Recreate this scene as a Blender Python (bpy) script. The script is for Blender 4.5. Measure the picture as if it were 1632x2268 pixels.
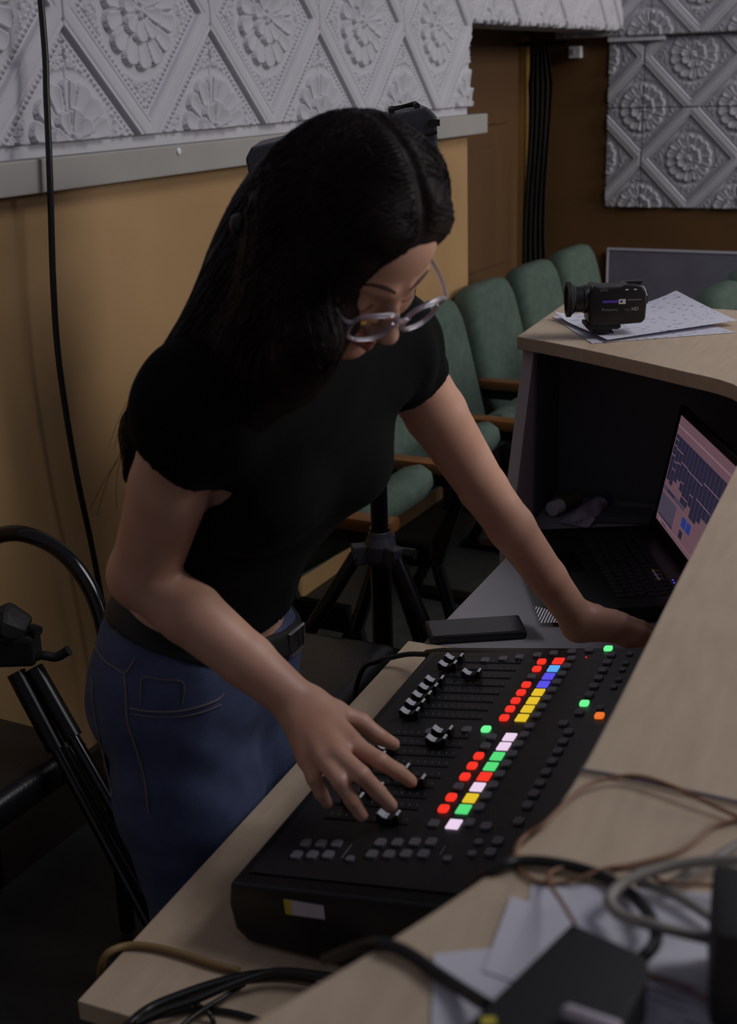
import bpy, bmesh, math, random
import numpy as np
from mathutils import Vector, Matrix
from mathutils.bvhtree import BVHTree

for o in list(bpy.data.objects):
    bpy.data.objects.remove(o, do_unlink=True)
SC = bpy.context.scene
COL = SC.collection
random.seed(7)
RNG = np.random.default_rng(7)

# ------------------------------------------------------------------ camera
FPX, TH, RO, H = 2800.0, math.radians(18.98), math.radians(-1.875), 1.69
FWD = np.array([0, math.cos(TH), -math.sin(TH)])
UP0 = np.array([0, math.sin(TH), math.cos(TH)])
RT0 = np.array([1.0, 0, 0])
RT = RT0 * math.cos(RO) + UP0 * math.sin(RO)
UPV = -RT0 * math.sin(RO) + UP0 * math.cos(RO)
CAM = np.array([0, 0, H])
cd = bpy.data.cameras.new('camera')
cd.sensor_fit = 'VERTICAL'; cd.sensor_height = 36.0; cd.sensor_width = 24.0
cd.lens = FPX / 2268 * 36.0
cd.clip_start = 0.05
cd.dof.use_dof = True; cd.dof.focus_distance = 2.2; cd.dof.aperture_fstop = 5.6
co = bpy.data.objects.new('camera', cd); COL.objects.link(co)
M = Matrix(((RT[0], UPV[0], -FWD[0], 0), (RT[1], UPV[1], -FWD[1], 0), (RT[2], UPV[2], -FWD[2], H), (0, 0, 0, 1)))
co.matrix_world = M
SC.camera = co

# ------------------------------------------------------------------ light
SC.view_settings.view_transform = 'Standard'
SC.view_settings.look = 'None'
SC.view_settings.gamma = 1.0
SC.view_settings.use_curve_mapping = False
SC.view_settings.exposure = 0.0
wd = bpy.data.worlds.new('world'); SC.world = wd; wd.use_nodes = True
wd.node_tree.nodes['Background'].inputs[0].default_value = (0.78, 0.78, 0.92, 1)
wd.node_tree.nodes['Background'].inputs[1].default_value = 0.125


def area(name, loc, target, sx, sy, power, color):
    l = bpy.data.lights.new(name, 'AREA'); l.shape = 'RECTANGLE'; l.size = sx; l.size_y = sy
    l.energy = power; l.color = color
    o = bpy.data.objects.new(name, l); COL.objects.link(o); o.location = loc
    o.rotation_euler = (Vector(target) - Vector(loc)).to_track_quat('-Z', 'Y').to_euler()
    return o


kl = area('hall_window_light', (7.3, 2.2, 3.3), (2.5, 6.5, 1.3), 2.4, 1.4, 60, (1.0, 0.96, 0.90)); kl.data.spread = math.radians(80)
sl_ = area('arm_fill_light', (5.6, 2.0, 2.3), (0.25, 1.80, 1.05), 1.2, 1.2, 5.5, (1.0, 0.95, 0.90)); sl_.data.spread = math.radians(45)  # added fill for the reaching arm and counter, no known window there
area('ceiling_lamp_light', (3.0, 1.7, 4.1), (1.4, 2.0, 0.0), 1.6, 1.6, 54, (0.94, 0.95, 1.0))
area('far_wall_fill_light', (3.4, 3.0, 4.0), (1.7, 6.2, 1.1), 1.6, 1.6, 20, (1.0, 0.95, 0.9))  # added fill that brightens the far wall and seats, no known lamp

# ------------------------------------------------------------------ frames and helpers


def ray(px, py):
    return FWD + RT * (px - 816) / FPX + UPV * (1134 - py) / FPX


def pz(px, py, z):
    r = ray(px, py); return CAM + r * ((z - H) / r[2])


def pY(px, py, y):
    r = ray(px, py); return CAM + r * (y / r[1])


def pplane(px, py, P, n):
    r = ray(px, py); return CAM + r * (np.dot(np.asarray(P) - CAM, n) / np.dot(r, n))


def axes(deg):
    a = math.radians(deg)
    return np.array([math.sin(a), math.cos(a), 0]), np.array([math.cos(a), -math.sin(a), 0])


WDEG, DDEG = 28.17, 23.8
ua, va = axes(WDEG)          # along the rear wall / away from it
da, db = axes(DDEG)          # along the desk / across the desk
WROT, DROT = -math.radians(WDEG), -math.radians(DDEG)
ZUP = np.array([0, 0, 1.0])


def Dw(s, t, z=0.0): return da * s + db * t + ZUP * z
def Ww(s, t, z=0.0): return ua * s + va * t + ZUP * z
def toD(p): p = np.asarray(p); return float(p @ da), float(p @ db), float(p[2])


def tag(o, label=None, cat=None, group=None, kind=None):
    if label: o['label'] = label
    if cat: o['category'] = cat
    if group: o['group'] = group
    if kind: o['kind'] = kind
    return o


def empty(name, loc, rz=0.0, label=None, cat=None, group=None):
    o = bpy.data.objects.new(name, None); COL.objects.link(o)
    o.empty_display_size = 0.05
    o.location = Vector(loc); o.rotation_euler = (0, 0, rz)
    return tag(o, label, cat, group)


def link(name, me, parent=None):
    o = bpy.data.objects.new(name, me); COL.objects.link(o)
    if parent is not None: o.parent = parent
    return o


def copy_tree(o, parent=None):
    c = o.copy(); COL.objects.link(c)
    if parent is not None: c.parent = parent
    for ch in o.children: copy_tree(ch, c)
    return c


def catmull(P, n=8):
    P = [np.asarray(p, float) for p in P]
    Q = [2 * P[0] - P[1]] + P + [2 * P[-1] - P[-2]]
    out = []
    for i in range(1, len(Q) - 2):
        a, b, c, d = Q[i - 1], Q[i], Q[i + 1], Q[i + 2]
        for k in range(n):
            t = k / n
            out.append(0.5 * (2 * b + (c - a) * t + (2 * a - 5 * b + 4 * c - d) * t * t + (3 * b - a - 3 * c + d) * t ** 3))
    out.append(P[-1]); return out


class MB:
    def __init__(s): s.v = []; s.f = []; s.m = []

    def add(s, V, F, mi=0):
        b = len(s.v); s.v += [tuple(map(float, p)) for p in V]
        for f in F: s.f.append([b + i for i in f]); s.m.append(mi)
        return s

    def box(s, c, h, R=None, mi=0):
        c = np.asarray(c, float); V = []
        for x in (-1, 1):
            for y in (-1, 1):
                for z in (-1, 1):
                    p = np.array([x * h[0], y * h[1], z * h[2]])
                    V.append(c + (R @ p if R is not None else p))
        return s.add(V, [(0, 1, 3, 2), (4, 6, 7, 5), (0, 4, 5, 1), (2, 3, 7, 6), (0, 2, 6, 4), (1, 5, 7, 3)], mi)

    def prism(s, poly, d, mi=0):
        """closed polygon (list of 3-D points) extruded along vector d"""
        n = len(poly); d = np.asarray(d, float)
        V = [np.asarray(p, float) for p in poly] + [np.asarray(p, float) + d for p in poly]
        F = [list(range(n))[::-1], list(range(n, 2 * n))] + [(i, (i + 1) % n, n + (i + 1) % n, n + i) for i in range(n)]
        return s.add(V, F, mi)

    def tube(s, P, r, seg=8, mi=0, cap=True):
        P = [np.asarray(p, float) for p in P]; n = len(P)
        rr = r if hasattr(r, '__len__') else [r] * n
        T = [P[min(i + 1, n - 1)] - P[max(i - 1, 0)] for i in range(n)]
        T = [t / (np.linalg.norm(t) + 1e-12) for t in T]
        a = np.array([0, 0, 1.0]) if abs(T[0][2]) < .9 else np.array([1.0, 0, 0])
        x = np.cross(T[0], a); x /= np.linalg.norm(x)
        V = []
        for i in range(n):
            x = x - T[i] * np.dot(x, T[i]); x /= (np.linalg.norm(x) + 1e-12); y = np.cross(T[i], x)
            for k in range(seg):
                th = 2 * math.pi * k / seg
                V.append(P[i] + rr[i] * (x * math.cos(th) + y * math.sin(th)))
        F = [(i * seg + k, i * seg + (k + 1) % seg, (i + 1) * seg + (k + 1) % seg, (i + 1) * seg + k) for i in range(n - 1) for k in range(seg)]
        if cap: F += [list(range(seg))[::-1], [(n - 1) * seg + k for k in range(seg)]]
        return s.add(V, F, mi)

    def cyl(s, a, b, r, r2=None, seg=20, mi=0):
        return s.tube([a, b], [r, r if r2 is None else r2], seg, mi)

    def lathe(s, prof, c=(0, 0, 0), seg=24, R=None, mi=0):
        c = np.asarray(c, float); V = []
        for (r, z) in prof:
            for k in range(seg):
                th = 2 * math.pi * k / seg
                p = np.array([r * math.cos(th), r * math.sin(th), z]); V.append(c + (R @ p if R is not None else p))
        n = len(prof)
        F = [(i * seg + k, i * seg + (k + 1) % seg, (i + 1) * seg + (k + 1) % seg, (i + 1) * seg + k) for i in range(n - 1) for k in range(seg)]
        F += [list(range(seg))[::-1], [(n - 1) * seg + k for k in range(seg)]]
        return s.add(V, F, mi)

    def mesh(s, name, mats, bevel=0.0, smooth=False, segs=2):
        me = bpy.data.meshes.new(name); me.from_pydata(s.v, [], s.f)
        for m in (mats if isinstance(mats, (list, tuple)) else [mats]): me.materials.append(m)
        for p, m in zip(me.polygons, s.m): p.material_index = m
        bm = bmesh.new(); bm.from_mesh(me)
        bmesh.ops.recalc_face_normals(bm, faces=bm.faces[:])
        if bevel > 0:
            ed = [e for e in bm.edges if len(e.link_faces) == 2 and e.calc_face_angle(0) > 0.5]
            bmesh.ops.bevel(bm, geom=ed, offset=bevel, segments=segs, profile=0.6, affect='EDGES', clamp_overlap=True)
        bm.to_mesh(me); bm.free()
        if smooth:
            for p in me.polygons: p.use_smooth = True
            me.set_sharp_from_angle(angle=math.radians(smooth if smooth is not True else 45))
        return me

    def build(s, name, mats, parent=None, **k):
        return link(name, s.mesh(name, mats, **k), parent)

    def world(s, name, mats, **k):
        """top-level mesh given in world coordinates; origin moved to its base"""
        A = np.array(s.v); c = A.mean(0); c[2] = A[:, 2].min()
        s.v = [tuple(p) for p in (A - c)]
        o = s.build(name, mats, None, **k); o.location = Vector(c); return o


def rotz(a):
    c, s_ = math.cos(a), math.sin(a); return np.array([[c, -s_, 0], [s_, c, 0], [0, 0, 1.0]])


def basis(x, y, z): return np.array([x, y, z], float).T

# ------------------------------------------------------------------ materials


def lin(c):
    return tuple(((v / 255) / 12.92 if v / 255 <= .04045 else ((v / 255 + .055) / 1.055) ** 2.4) for v in c) + (1,)


def mat(name, col, rough=.6, metal=0.0, var=0.0, vscale=8.0, col2=None, bump=0.0, bscale=60.0, emit=None, estr=0.0, trans=0.0, alpha=1.0, spec=.5, coat=0.0, stretch=None):
    m = bpy.data.materials.new(name); m.use_nodes = True
    nt = m.node_tree; b = nt.nodes['Principled BSDF']
    c = lin(col)
    b.inputs['Base Color'].default_value = c; b.inputs['Roughness'].default_value = rough
    b.inputs['Metallic'].default_value = metal; b.inputs['Specular IOR Level'].default_value = spec
    b.inputs['Coat Weight'].default_value = coat
    if trans: b.inputs['Transmission Weight'].default_value = trans
    if alpha < 1: b.inputs['Alpha'].default_value = alpha
    if emit:
        b.inputs['Emission Color'].default_value = lin(emit); b.inputs['Emission Strength'].default_value = estr
    tc = nt.nodes.new('ShaderNodeTexCoord'); src = tc.outputs['Object']
    if stretch:
        mp = nt.nodes.new('ShaderNodeMapping'); mp.inputs['Scale'].default_value = stretch
        nt.links.new(src, mp.inputs['Vector']); src = mp.outputs['Vector']
    if var or col2:
        n = nt.nodes.new('ShaderNodeTexNoise'); n.inputs['Scale'].default_value = vscale; n.inputs['Detail'].default_value = 6
        nt.links.new(src, n.inputs['Vector'])
        r = nt.nodes.new('ShaderNodeValToRGB'); nt.links.new(n.outputs['Fac'], r.inputs['Fac'])
        r.color_ramp.elements[0].position = .3; r.color_ramp.elements[1].position = .7
        c2 = lin(col2) if col2 else tuple(v * (1 - var) for v in c[:3]) + (1,)
        r.color_ramp.elements[0].color = c2; r.color_ramp.elements[1].color = c
        nt.links.new(r.outputs['Color'], b.inputs['Base Color'])
    if bump:
        n2 = nt.nodes.new('ShaderNodeTexNoise'); n2.inputs['Scale'].default_value = bscale; n2.inputs['Detail'].default_value = 4
        nt.links.new(src, n2.inputs['Vector'])
        bp = nt.nodes.new('ShaderNodeBump'); bp.inputs['Strength'].default_value = bump; bp.inputs['Distance'].default_value = .004
        nt.links.new(n2.outputs['Fac'], bp.inputs['Height']); nt.links.new(bp.outputs['Normal'], b.inputs['Normal'])
    return m


def paper_mat(name, col, ink, sx, sy, dens=.5, rot=0.0):
    """paper with rows of broken ink strokes (flat print)"""
    m = mat(name, col, .85); nt = m.node_tree; b = nt.nodes['Principled BSDF']
    tc = nt.nodes.new('ShaderNodeTexCoord'); mp = nt.nodes.new('ShaderNodeMapping'); mp.inputs['Rotation'].default_value = (0, 0, rot)
    nt.links.new(tc.outputs['Object'], mp.inputs['Vector'])
    w = nt.nodes.new('ShaderNodeTexWave'); w.wave_type = 'BANDS'; w.bands_direction = 'Y'; w.inputs['Scale'].default_value = sy
    w.inputs['Distortion'].default_value = .6
    nt.links.new(mp.outputs['Vector'], w.inputs['Vector'])
    n = nt.nodes.new('ShaderNodeTexNoise'); n.inputs['Scale'].default_value = sx; n.inputs['Detail'].default_value = 3
    nt.links.new(mp.outputs['Vector'], n.inputs['Vector'])
    mu = nt.nodes.new('ShaderNodeMath'); mu.operation = 'MULTIPLY'
    nt.links.new(w.outputs['Fac'], mu.inputs[0]); nt.links.new(n.outputs['Fac'], mu.inputs[1])
    r = nt.nodes.new('ShaderNodeValToRGB'); nt.links.new(mu.outputs[0], r.inputs['Fac'])
    r.color_ramp.elements[0].position = dens; r.color_ramp.elements[1].position = dens + .08
    r.color_ramp.elements[0].color = lin(col); r.color_ramp.elements[1].color = lin(ink)
    nt.links.new(r.outputs['Color'], b.inputs['Base Color'])
    return m


K = {}
K['plaster'] = mat('plaster_paint', (182, 180, 188), .75, var=.10, vscale=5, bump=.15, bscale=90)
K['ledge'] = mat('ledge_paint', (156, 152, 148), .55, var=.12, vscale=4)
K['ochre'] = mat('ochre_paint', (169, 134, 92), .55, col2=(155, 122, 82), vscale=3.0, bump=.06, bscale=40)
K['brown'] = mat('brown_paint', (98, 68, 36), .5, col2=(86, 60, 32), vscale=2.5)
K['doorwood'] = mat('door_wood', (92, 66, 42), .5, col2=(80, 56, 36), vscale=6, stretch=(1, 1, .15))
K['jambyellow'] = mat('jamb_paint', (150, 112, 60), .5, var=.15)
K['floor'] = mat('floor_linoleum', (52, 54, 52), .55, col2=(40, 42, 40), vscale=20)
K['laminate'] = mat('maple_laminate', (198, 176, 152), .42, col2=(186, 164, 140), vscale=14, stretch=(6, 1, 1))
K['lamedge'] = mat('laminate_edge', (186, 172, 174), .5)
K['shadegrey'] = mat('shade_grey', (150, 146, 152), .5, var=.08)  # side desktop's shade put into its colour; plain grey on the sensor cover
K['inner'] = mat('inner_panel', (96, 96, 102), .6, var=.12, vscale=3)
K['basebrd'] = mat('dark_skirting', (44, 36, 28), .5, var=.2)
K['black'] = mat('black_plastic', (18, 18, 20), .38)
K['matte'] = mat('matte_black', (14, 14, 16), .65, bump=.1, bscale=300)
K['gloss'] = mat('gloss_black', (10, 10, 12), .16)
K['darkgrey'] = mat('dark_grey_plastic', (58, 57, 66), .5, bump=.08, bscale=250)
K['mixpanel'] = mat('mixer_panel', (30, 29, 31), .42, bump=.05, bscale=300)
K['rubber'] = mat('cable_rubber', (15, 15, 17), .4)
K['btn'] = mat('unlit_button', (106, 102, 110), .5)
K['slot'] = mat('slot_black', (4, 4, 5), .5)
K['chrome'] = mat('chrome', (200, 200, 205), .18, 1.0)
K['capgrey'] = mat('fader_silver', (196, 196, 206), .3, .1)
K['steel'] = mat('black_steel', (16, 16, 19), .3, .4)
K['green'] = mat('green_fabric', (76, 92, 82), .9, col2=(62, 78, 70), vscale=30, bump=.2, bscale=400)
K['wood'] = mat('varnished_wood', (122, 74, 32), .32, col2=(100, 58, 24), vscale=8, stretch=(1, 6, 1), coat=.3)
K['paper'] = mat('plain_paper', (205, 203, 214), .85, var=.05)
K['curtain'] = mat('dark_curtain', (40, 34, 22), .9, col2=(24, 22, 18), vscale=6)
K['heater'] = mat('grey_board', (112, 110, 124), .6, col2=(100, 98, 112), vscale=8)
K['heatrim'] = mat('grey_board_trim', (150, 148, 160), .5)
K['white'] = mat('white_plastic', (215, 213, 220), .5)
K['yellow'] = mat('yellow_label', (196, 178, 60), .6)
K['label'] = mat('white_label', (200, 188, 200), .6, var=.1, vscale=60)
K['leather'] = mat('black_leather', (20, 20, 24), .33, bump=.12, bscale=160)
for nm, c, st in (('red', (255, 52, 36), .9), ('yellow', (255, 214, 48), .75), ('white', (250, 222, 250), .85), ('green', (92, 240, 132), .8), ('blue', (96, 84, 250), .8), ('cyan', (96, 180, 255), .85), ('orange', (255, 124, 40), .8), ('mint', (110, 250, 150), .95)):
    K['lit_' + nm] = mat('lit_' + nm, tuple(int(v * .35) for v in c), .4, emit=c, estr=st)
# ------------------------------------------------------------------ room
WT = -1.90            # rear wall plane (t)
FS = 6.25             # far wall plane (s)
TZ, TP = 1.577, 0.544  # tile row base, tile size


def wall_box(mb, s0, s1, t0, t1, z0, z1, mi=0):
    mb.box(((t0 + t1) / 2, (s0 + s1) / 2, (z0 + z1) / 2), ((t1 - t0) / 2, (s1 - s0) / 2, (z1 - z0) / 2), mi=mi)


def wobj(name, mb, mats, kind='structure', **k):
    o = mb.build(name, mats, None, **k); o.rotation_euler = (0, 0, WROT); o['kind'] = kind
    return o


mb = MB(); wall_box(mb, -2.5, FS + .15, -2.6, 6.0, -.12, 0)
o = wobj('floor', mb, K['floor']); tag(o, 'dark grey floor of the hall', 'floor')

mb = MB()
wall_box(mb, -2.5, 4.40, WT - .25, WT, 0, 1.49, 0)
wall_box(mb, -2.5, 4.40, WT - .25, WT, 1.49, 3.4, 1)
wall_box(mb, 4.40, FS, WT - .25, WT, 1.862, 3.4, 1)
wall_left = wobj('wall_left', mb, [K['ochre'], K['plaster']])
tag(wall_left, 'ochre rear wall with white embossed tiles above the ledge', 'wall')

mb = MB()
wall_box(mb, FS, FS + .2, -2.6, 6.0, 0, 3.4, 0)
wall_far = wobj('wall_far', mb, [K['brown']])
tag(wall_far, 'brown side wall with a panel of embossed white tiles', 'wall')

mb = MB(); wall_box(mb, 4.40, FS, -2.6, -2.42, 0, 3.4, 0); wall_box(mb, 4.40, FS, -2.42, WT - .25, 1.90, 2.05, 0)
wall_box(mb, 4.30, 4.40, -2.6, WT - .25, 0, 2.05, 0)
o = wobj('wall_recess', mb, [K['brown']]); tag(o, 'brown back of the doorway recess', 'wall')

mb = MB(); wall_box(mb, -2.5, 4.462, WT, WT + .055, 1.484, 1.552)
o = wobj('trim_1', mb, K['ledge'], bevel=.004); tag(o, 'white ledge running below the embossed tiles', 'ledge')


p_ = Ww(2.53, WT + .058, 1.545) ; sm_ = MB(); sm_.lathe([(.009, 0), (.008, .003), (.004, .005)], np.array([WT + .055, 2.55, 1.537]), 14, basis((0, 1, 0), (0, 0, 1), (1, 0, 0))); sm_.build('screw_head', K['white'], o)

mb = MB(); wall_box(mb, -2.5, 4.40, WT, WT + .018, 0, .17)
bo_ = wobj('baseboard_left', mb, K['basebrd'], bevel=.003); tag(bo_, 'dark skirting along the foot of the ochre rear wall', 'baseboard')

# embossed tile: real relief, sampled as a height field
def tile_height(x, y):
    inside = (np.abs(x - .5) + np.abs(y - .5)) <= .5
    ox = np.where(inside, x - .5, x - np.round(x)); oy = np.where(inside, y - .5, y - np.round(y))
    e = (.5 - (np.abs(ox) + np.abs(oy))) / math.sqrt(2)
    tau = (np.abs(ox) - np.abs(oy)) / math.sqrt(2)
    r = np.hypot(ox, oy); th = np.arctan2(oy, ox)
    sm = lambda a, b, v: np.clip((v - a) / (b - a), 0, 1) ** 2 * (3 - 2 * np.clip((v - a) / (b - a), 0, 1))
    h = np.full_like(x, .12)
    # filigree in the corners of each diamond
    n = (np.sin(ox * 190 + 3 * np.sin(oy * 130)) * np.sin(oy * 210 + 3 * np.sin(ox * 150)))
    fil = sm(.085, .100, e) * sm(.262, .285, r)
    h += fil * (.22 + .30 * n)
    # bands
    band = 1 - sm(.046, .054, e)
    h = np.where(band > 0, np.maximum(h, .78 * band), h)
    h -= .16 * np.exp(-((e - .030) / .006) ** 2) + .30 * np.exp(-((e - .059) / .005) ** 2)
    # bead rows
    bead = np.clip(1 - ((e - .076) / .011) ** 2, 0, 1) * (.5 + .5 * np.cos(2 * math.pi * tau / .026))
    h = np.maximum(h, .12 + .46 * bead)
    # rosette, outer petals
    N = 14; ph = (th * N / (2 * math.pi)) % 1 - .5
    R = .238 - .030 * (2 * np.abs(ph)) ** 2.5
    q = np.clip((r - .10) / (R - .10), 0, 1)
    pet = .34 + .40 * q ** 1.5 + .22 * (2 * np.abs(ph)) ** 2 - .75 * sm(.40, .5, np.abs(ph))
    m = (r > .10) & (r < R)
    h = np.where(m, np.maximum(pet, .05) * (1 - sm(.965, 1.0, q) * .8), h)
    # inner petals
    N2 = 8; p2 = (th * N2 / (2 * math.pi) + .25) % 1 - .5
    R2 = .128 - .022 * (2 * np.abs(p2)) ** 2.5
    q2 = np.clip((r - .03) / (R2 - .03), 0, 1)
    pe2 = .55 + .45 * q2 ** 1.5 + .2 * (2 * np.abs(p2)) ** 2 - .8 * sm(.40, .5, np.abs(p2))
    h = np.where(r < R2, np.maximum(pe2, .1), h)
    h = np.where(r < .036, .75 + .3 * np.cos(th * 5) * (r / .036) + .2 * (1 - r / .036), h)
    return h


def tile_mesh(name, size, u0, u1, v0, v1, depth=.022, ragged=False, n=170):
    """part of a tile: local x across, z up (0..size), relief towards +y"""
    nu, nv = max(2, int(n * (u1 - u0))), max(2, int(n * (v1 - v0)))
    U, V = np.meshgrid(np.linspace(u0, u1, nu + 1), np.linspace(v0, v1, nv + 1), indexing='ij')
    if ragged:
        jag = .012 * np.sin(U * 61) + .010 * np.sin(U * 143 + 1)
        V = V + jag * (1 - (V - v0) / (v1 - v0))
    Hh = tile_height(U % 1.0, V % 1.0) * depth + .004
    e = (np.minimum(np.minimum(U - u0, u1 - U), np.minimum(V - V.min(1, keepdims=True), v1 - V)) < 1e-6)
    Hh[e] = 0.0
    P = np.stack([U * size, Hh, V * size], -1).reshape(-1, 3)
    idx = np.arange((nu + 1) * (nv + 1)).reshape(nu + 1, nv + 1)
    F = np.stack([idx[:-1, :-1], idx[:-1, 1:], idx[1:, 1:], idx[1:, :-1]], -1).reshape(-1, 4)
    me = bpy.data.meshes.new(name); me.from_pydata(P.tolist(), [], F.tolist()); me.materials.append(K['plaster'])
    me.polygons.foreach_set('use_smooth', [True] * len(me.polygons))
    me.update(); return me


def put_tile(me, parent, x, y, z, face):
    o = link('tile', me, parent)
    o.location = (x, y, z)
    o.rotation_euler = (0, 0, face)
    return o


# wall_left frame is (t, s, z); tile local x -> s needs a quarter turn (relief towards +t)
full = tile_mesh('wall_tile', TP, 0, 1, 0, 1)
cut = tile_mesh('wall_tile_cut', TP, 0, 1, (1.866 - TZ) / TP, 1, ragged=True)
last = tile_mesh('wall_tile_end', TP, 0, (FS - 4.401 - 3 * TP) / TP, (1.866 - TZ) / TP, 1, ragged=True)
S0 = 2.225
# quarter turn: local x -> -y(s) ; so mirror the placement by starting at the far edge
for k in range(-6, 4):
    put_tile(full, wall_left, WT + .001, S0 + (k + 1) * TP, TZ, -math.pi / 2)
    put_tile(full, wall_left, WT + .001, S0 + (k + 1) * TP, TZ + TP, -math.pi / 2)
for k in range(4, 7):
    put_tile(cut, wall_left, WT + .001, S0 + (k + 1) * TP, TZ, -math.pi / 2)
    put_tile(full, wall_left, WT + .001, S0 + (k + 1) * TP, TZ + TP, -math.pi / 2)
put_tile(last, wall_left, WT + .001, FS - .002, TZ, -math.pi / 2)

# far wall tiles (frame (t, s, z), relief towards -s)
FP = .466; FZ = 1.043; FT0 = -1.781
fa = tile_mesh('far_tile', FP, 0, 1, 0, 1, n=120)
fl = tile_mesh('far_tile_left', FP, 0, (FT0 + 1.956) / FP, 0, 1, n=120)
fb = tile_mesh('far_tile_top', FP, 0, 1, 0, (1.828 - FZ - FP) / FP, n=120)
fbl = tile_mesh('far_tile_top_left', FP, 0, (FT0 + 1.956) / FP, 0, (1.828 - FZ - FP) / FP, n=120)
# half turn: local x -> -t
for k in range(0, 6):
    x1 = FT0 + (k + 1) * FP
    put_tile(fa, wall_far, x1, FS - .001, FZ, math.pi)
    put_tile(fb, wall_far, x1, FS - .001, FZ + FP, math.pi)
for me, z in ((fl, FZ), (fbl, FZ + FP)):
    # mirrored strip: cut tile occupying t -1.956..FT0
    put_tile(me, wall_far, FT0, FS - .001, z, math.pi)
mb = MB(); wall_box(mb, FS - .035, FS, WT, 6.0, 1.832, 3.4)
o = wobj('trim_2', mb, K['plaster']); tag(o, 'white beam of embossed tiles along the top of the side wall', 'beam')
for k in range(0, 7):
    put_tile(fa, o, WT + .15 + k * FP, FS - .036, 1.834, math.pi)

# door in the recess
dr = empty('door_1', Ww(5.35, -2.42, 0), WROT, 'brown wooden door set back in the doorway', 'door'); dr['kind'] = 'structure'
mb = MB(); mb.box((.02, 0, .925), (.02, .80, .925)); dleaf = mb.build('door_leaf', K['doorwood'], dr, bevel=.003)
for z0, z1 in ((.15, .70), (.80, 1.36), (1.46, 1.74)):
    mb = MB(); mb.box((.046, 0, (z0 + z1) / 2), (.008, .62, (z1 - z0) / 2)); mb.build('door_panel', K['doorwood'], dleaf, bevel=.004)
mb = MB(); mb.box((.03, .845, .93), (.035, .04, .93)); mb.build('door_jamb', K['jambyellow'], dr, bevel=.003)
mb = MB(); mb.box((.03, 0, 1.872), (.035, .885, .022)); mb.build('door_head', K['doorwood'], dr, bevel=.003)

# curtain at the end of the recess
cr = empty('curtain', Ww(6.18, -2.28, 0), WROT, 'dark gathered curtain hanging in the doorway corner', 'curtain')
mb = MB(); nseg, nz = 60, 26; V = []; F = []
for j in range(nz + 1):
    z = .25 + 1.56 * j / nz
    sq = .85 + .15 * math.cos(3.0 * (z - .2)) if z < 1.6 else .85 - .35 * (z - 1.6) / .22
    for i in range(nseg + 1):
        a = i / nseg
        x = (a - .5) * .16 * sq + .012 * math.sin(z * 5)
        y = -.018 + .022 * math.sin(a * 30 + .6 * math.sin(z * 3)) * (.7 + .3 * math.sin(z * 2))
        V.append((x, y, z))
for j in range(nz):
    for i in range(nseg):
        q = j * (nseg + 1) + i; F.append((q, q + 1, q + nseg + 2, q + nseg + 1))
mb.add(V, F); mb.build('curtain_cloth', K['curtain'], cr, smooth=60)
mb = MB(); mb.tube([(-.10, -.02, 1.815), (.14, -.02, 1.815)], .010, 10); mb.build('curtain_rail', K['steel'], cr)

# cable duct, sensor box, heater cover on the far wall
mb = MB()
mb.prism([Ww(FS - .04, -1.955, 1.812), Ww(FS - .04, -1.68, 1.812), Ww(FS - .04, -1.68, 1.836), Ww(FS - .04, -1.955, 1.836)], ua * .038)
o = mb.world('cable_duct', K['white'], bevel=.003); tag(o, 'short white cable duct at the top corner of the side wall tiles', 'cable duct')
c = Ww(FS - .02, -2.118, 1.77)
sb = empty('sensor_box', c - ZUP * .025, WROT, 'small white box fixed high on the brown wall by the curtain', 'sensor')
mb = MB(); mb.box((0, 0, .027), (.030, .02, .027)); mb.build('housing', K['white'], sb, bevel=.004)
mb = MB(); mb.box((-.012, -.021, .030), (.009, .002, .014)); mb.build('lens_cover', K['shadegrey'], sb, bevel=.001)
hc = empty('heater_cover', Ww(FS - .03, -1.20, 0), WROT, 'grey heater cover board with a light rim under the side wall tiles', 'heater cover')
mb = MB(); mb.box((0, .012, .52), (.72, .016, .31)); mb.build('board', K['heater'], hc, bevel=.003)
for a, b in (((-.725, 0, .2), (-.725, 0, .845)), ((-.725, 0, .838), (.725, 0, .838)), ((.725, 0, .2), (.725, 0, .845))):
    mb = MB(); mb.tube([a, b], .009, 4); mb.build('rim', K['heatrim'], hc)

# black cable hanging down the rear wall
pts = [Ww(2.105, WT + .075, 2.6), Ww(2.10, WT + .075, 1.86), Ww(2.085, WT + .075, 1.66), Ww(2.066, WT + .075, 1.48), Ww(2.048, WT + .072, 1.30), Ww(2.041, WT + .07, 1.13), Ww(2.055, WT + .07, .90), Ww(2.081, WT + .07, .70), Ww(2.098, WT + .07, .53), Ww(2.108, WT + .07, .37), Ww(2.11, WT + .09, .02)]
mb = MB(); mb.tube(catmull(pts, 8), .0068, 10); o = mb.world('hanging_cable', K['rubber'], smooth=True)
tag(o, 'black cable hanging from above down the ochre rear wall', 'cable')

# ------------------------------------------------------------------ theatre seats


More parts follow.
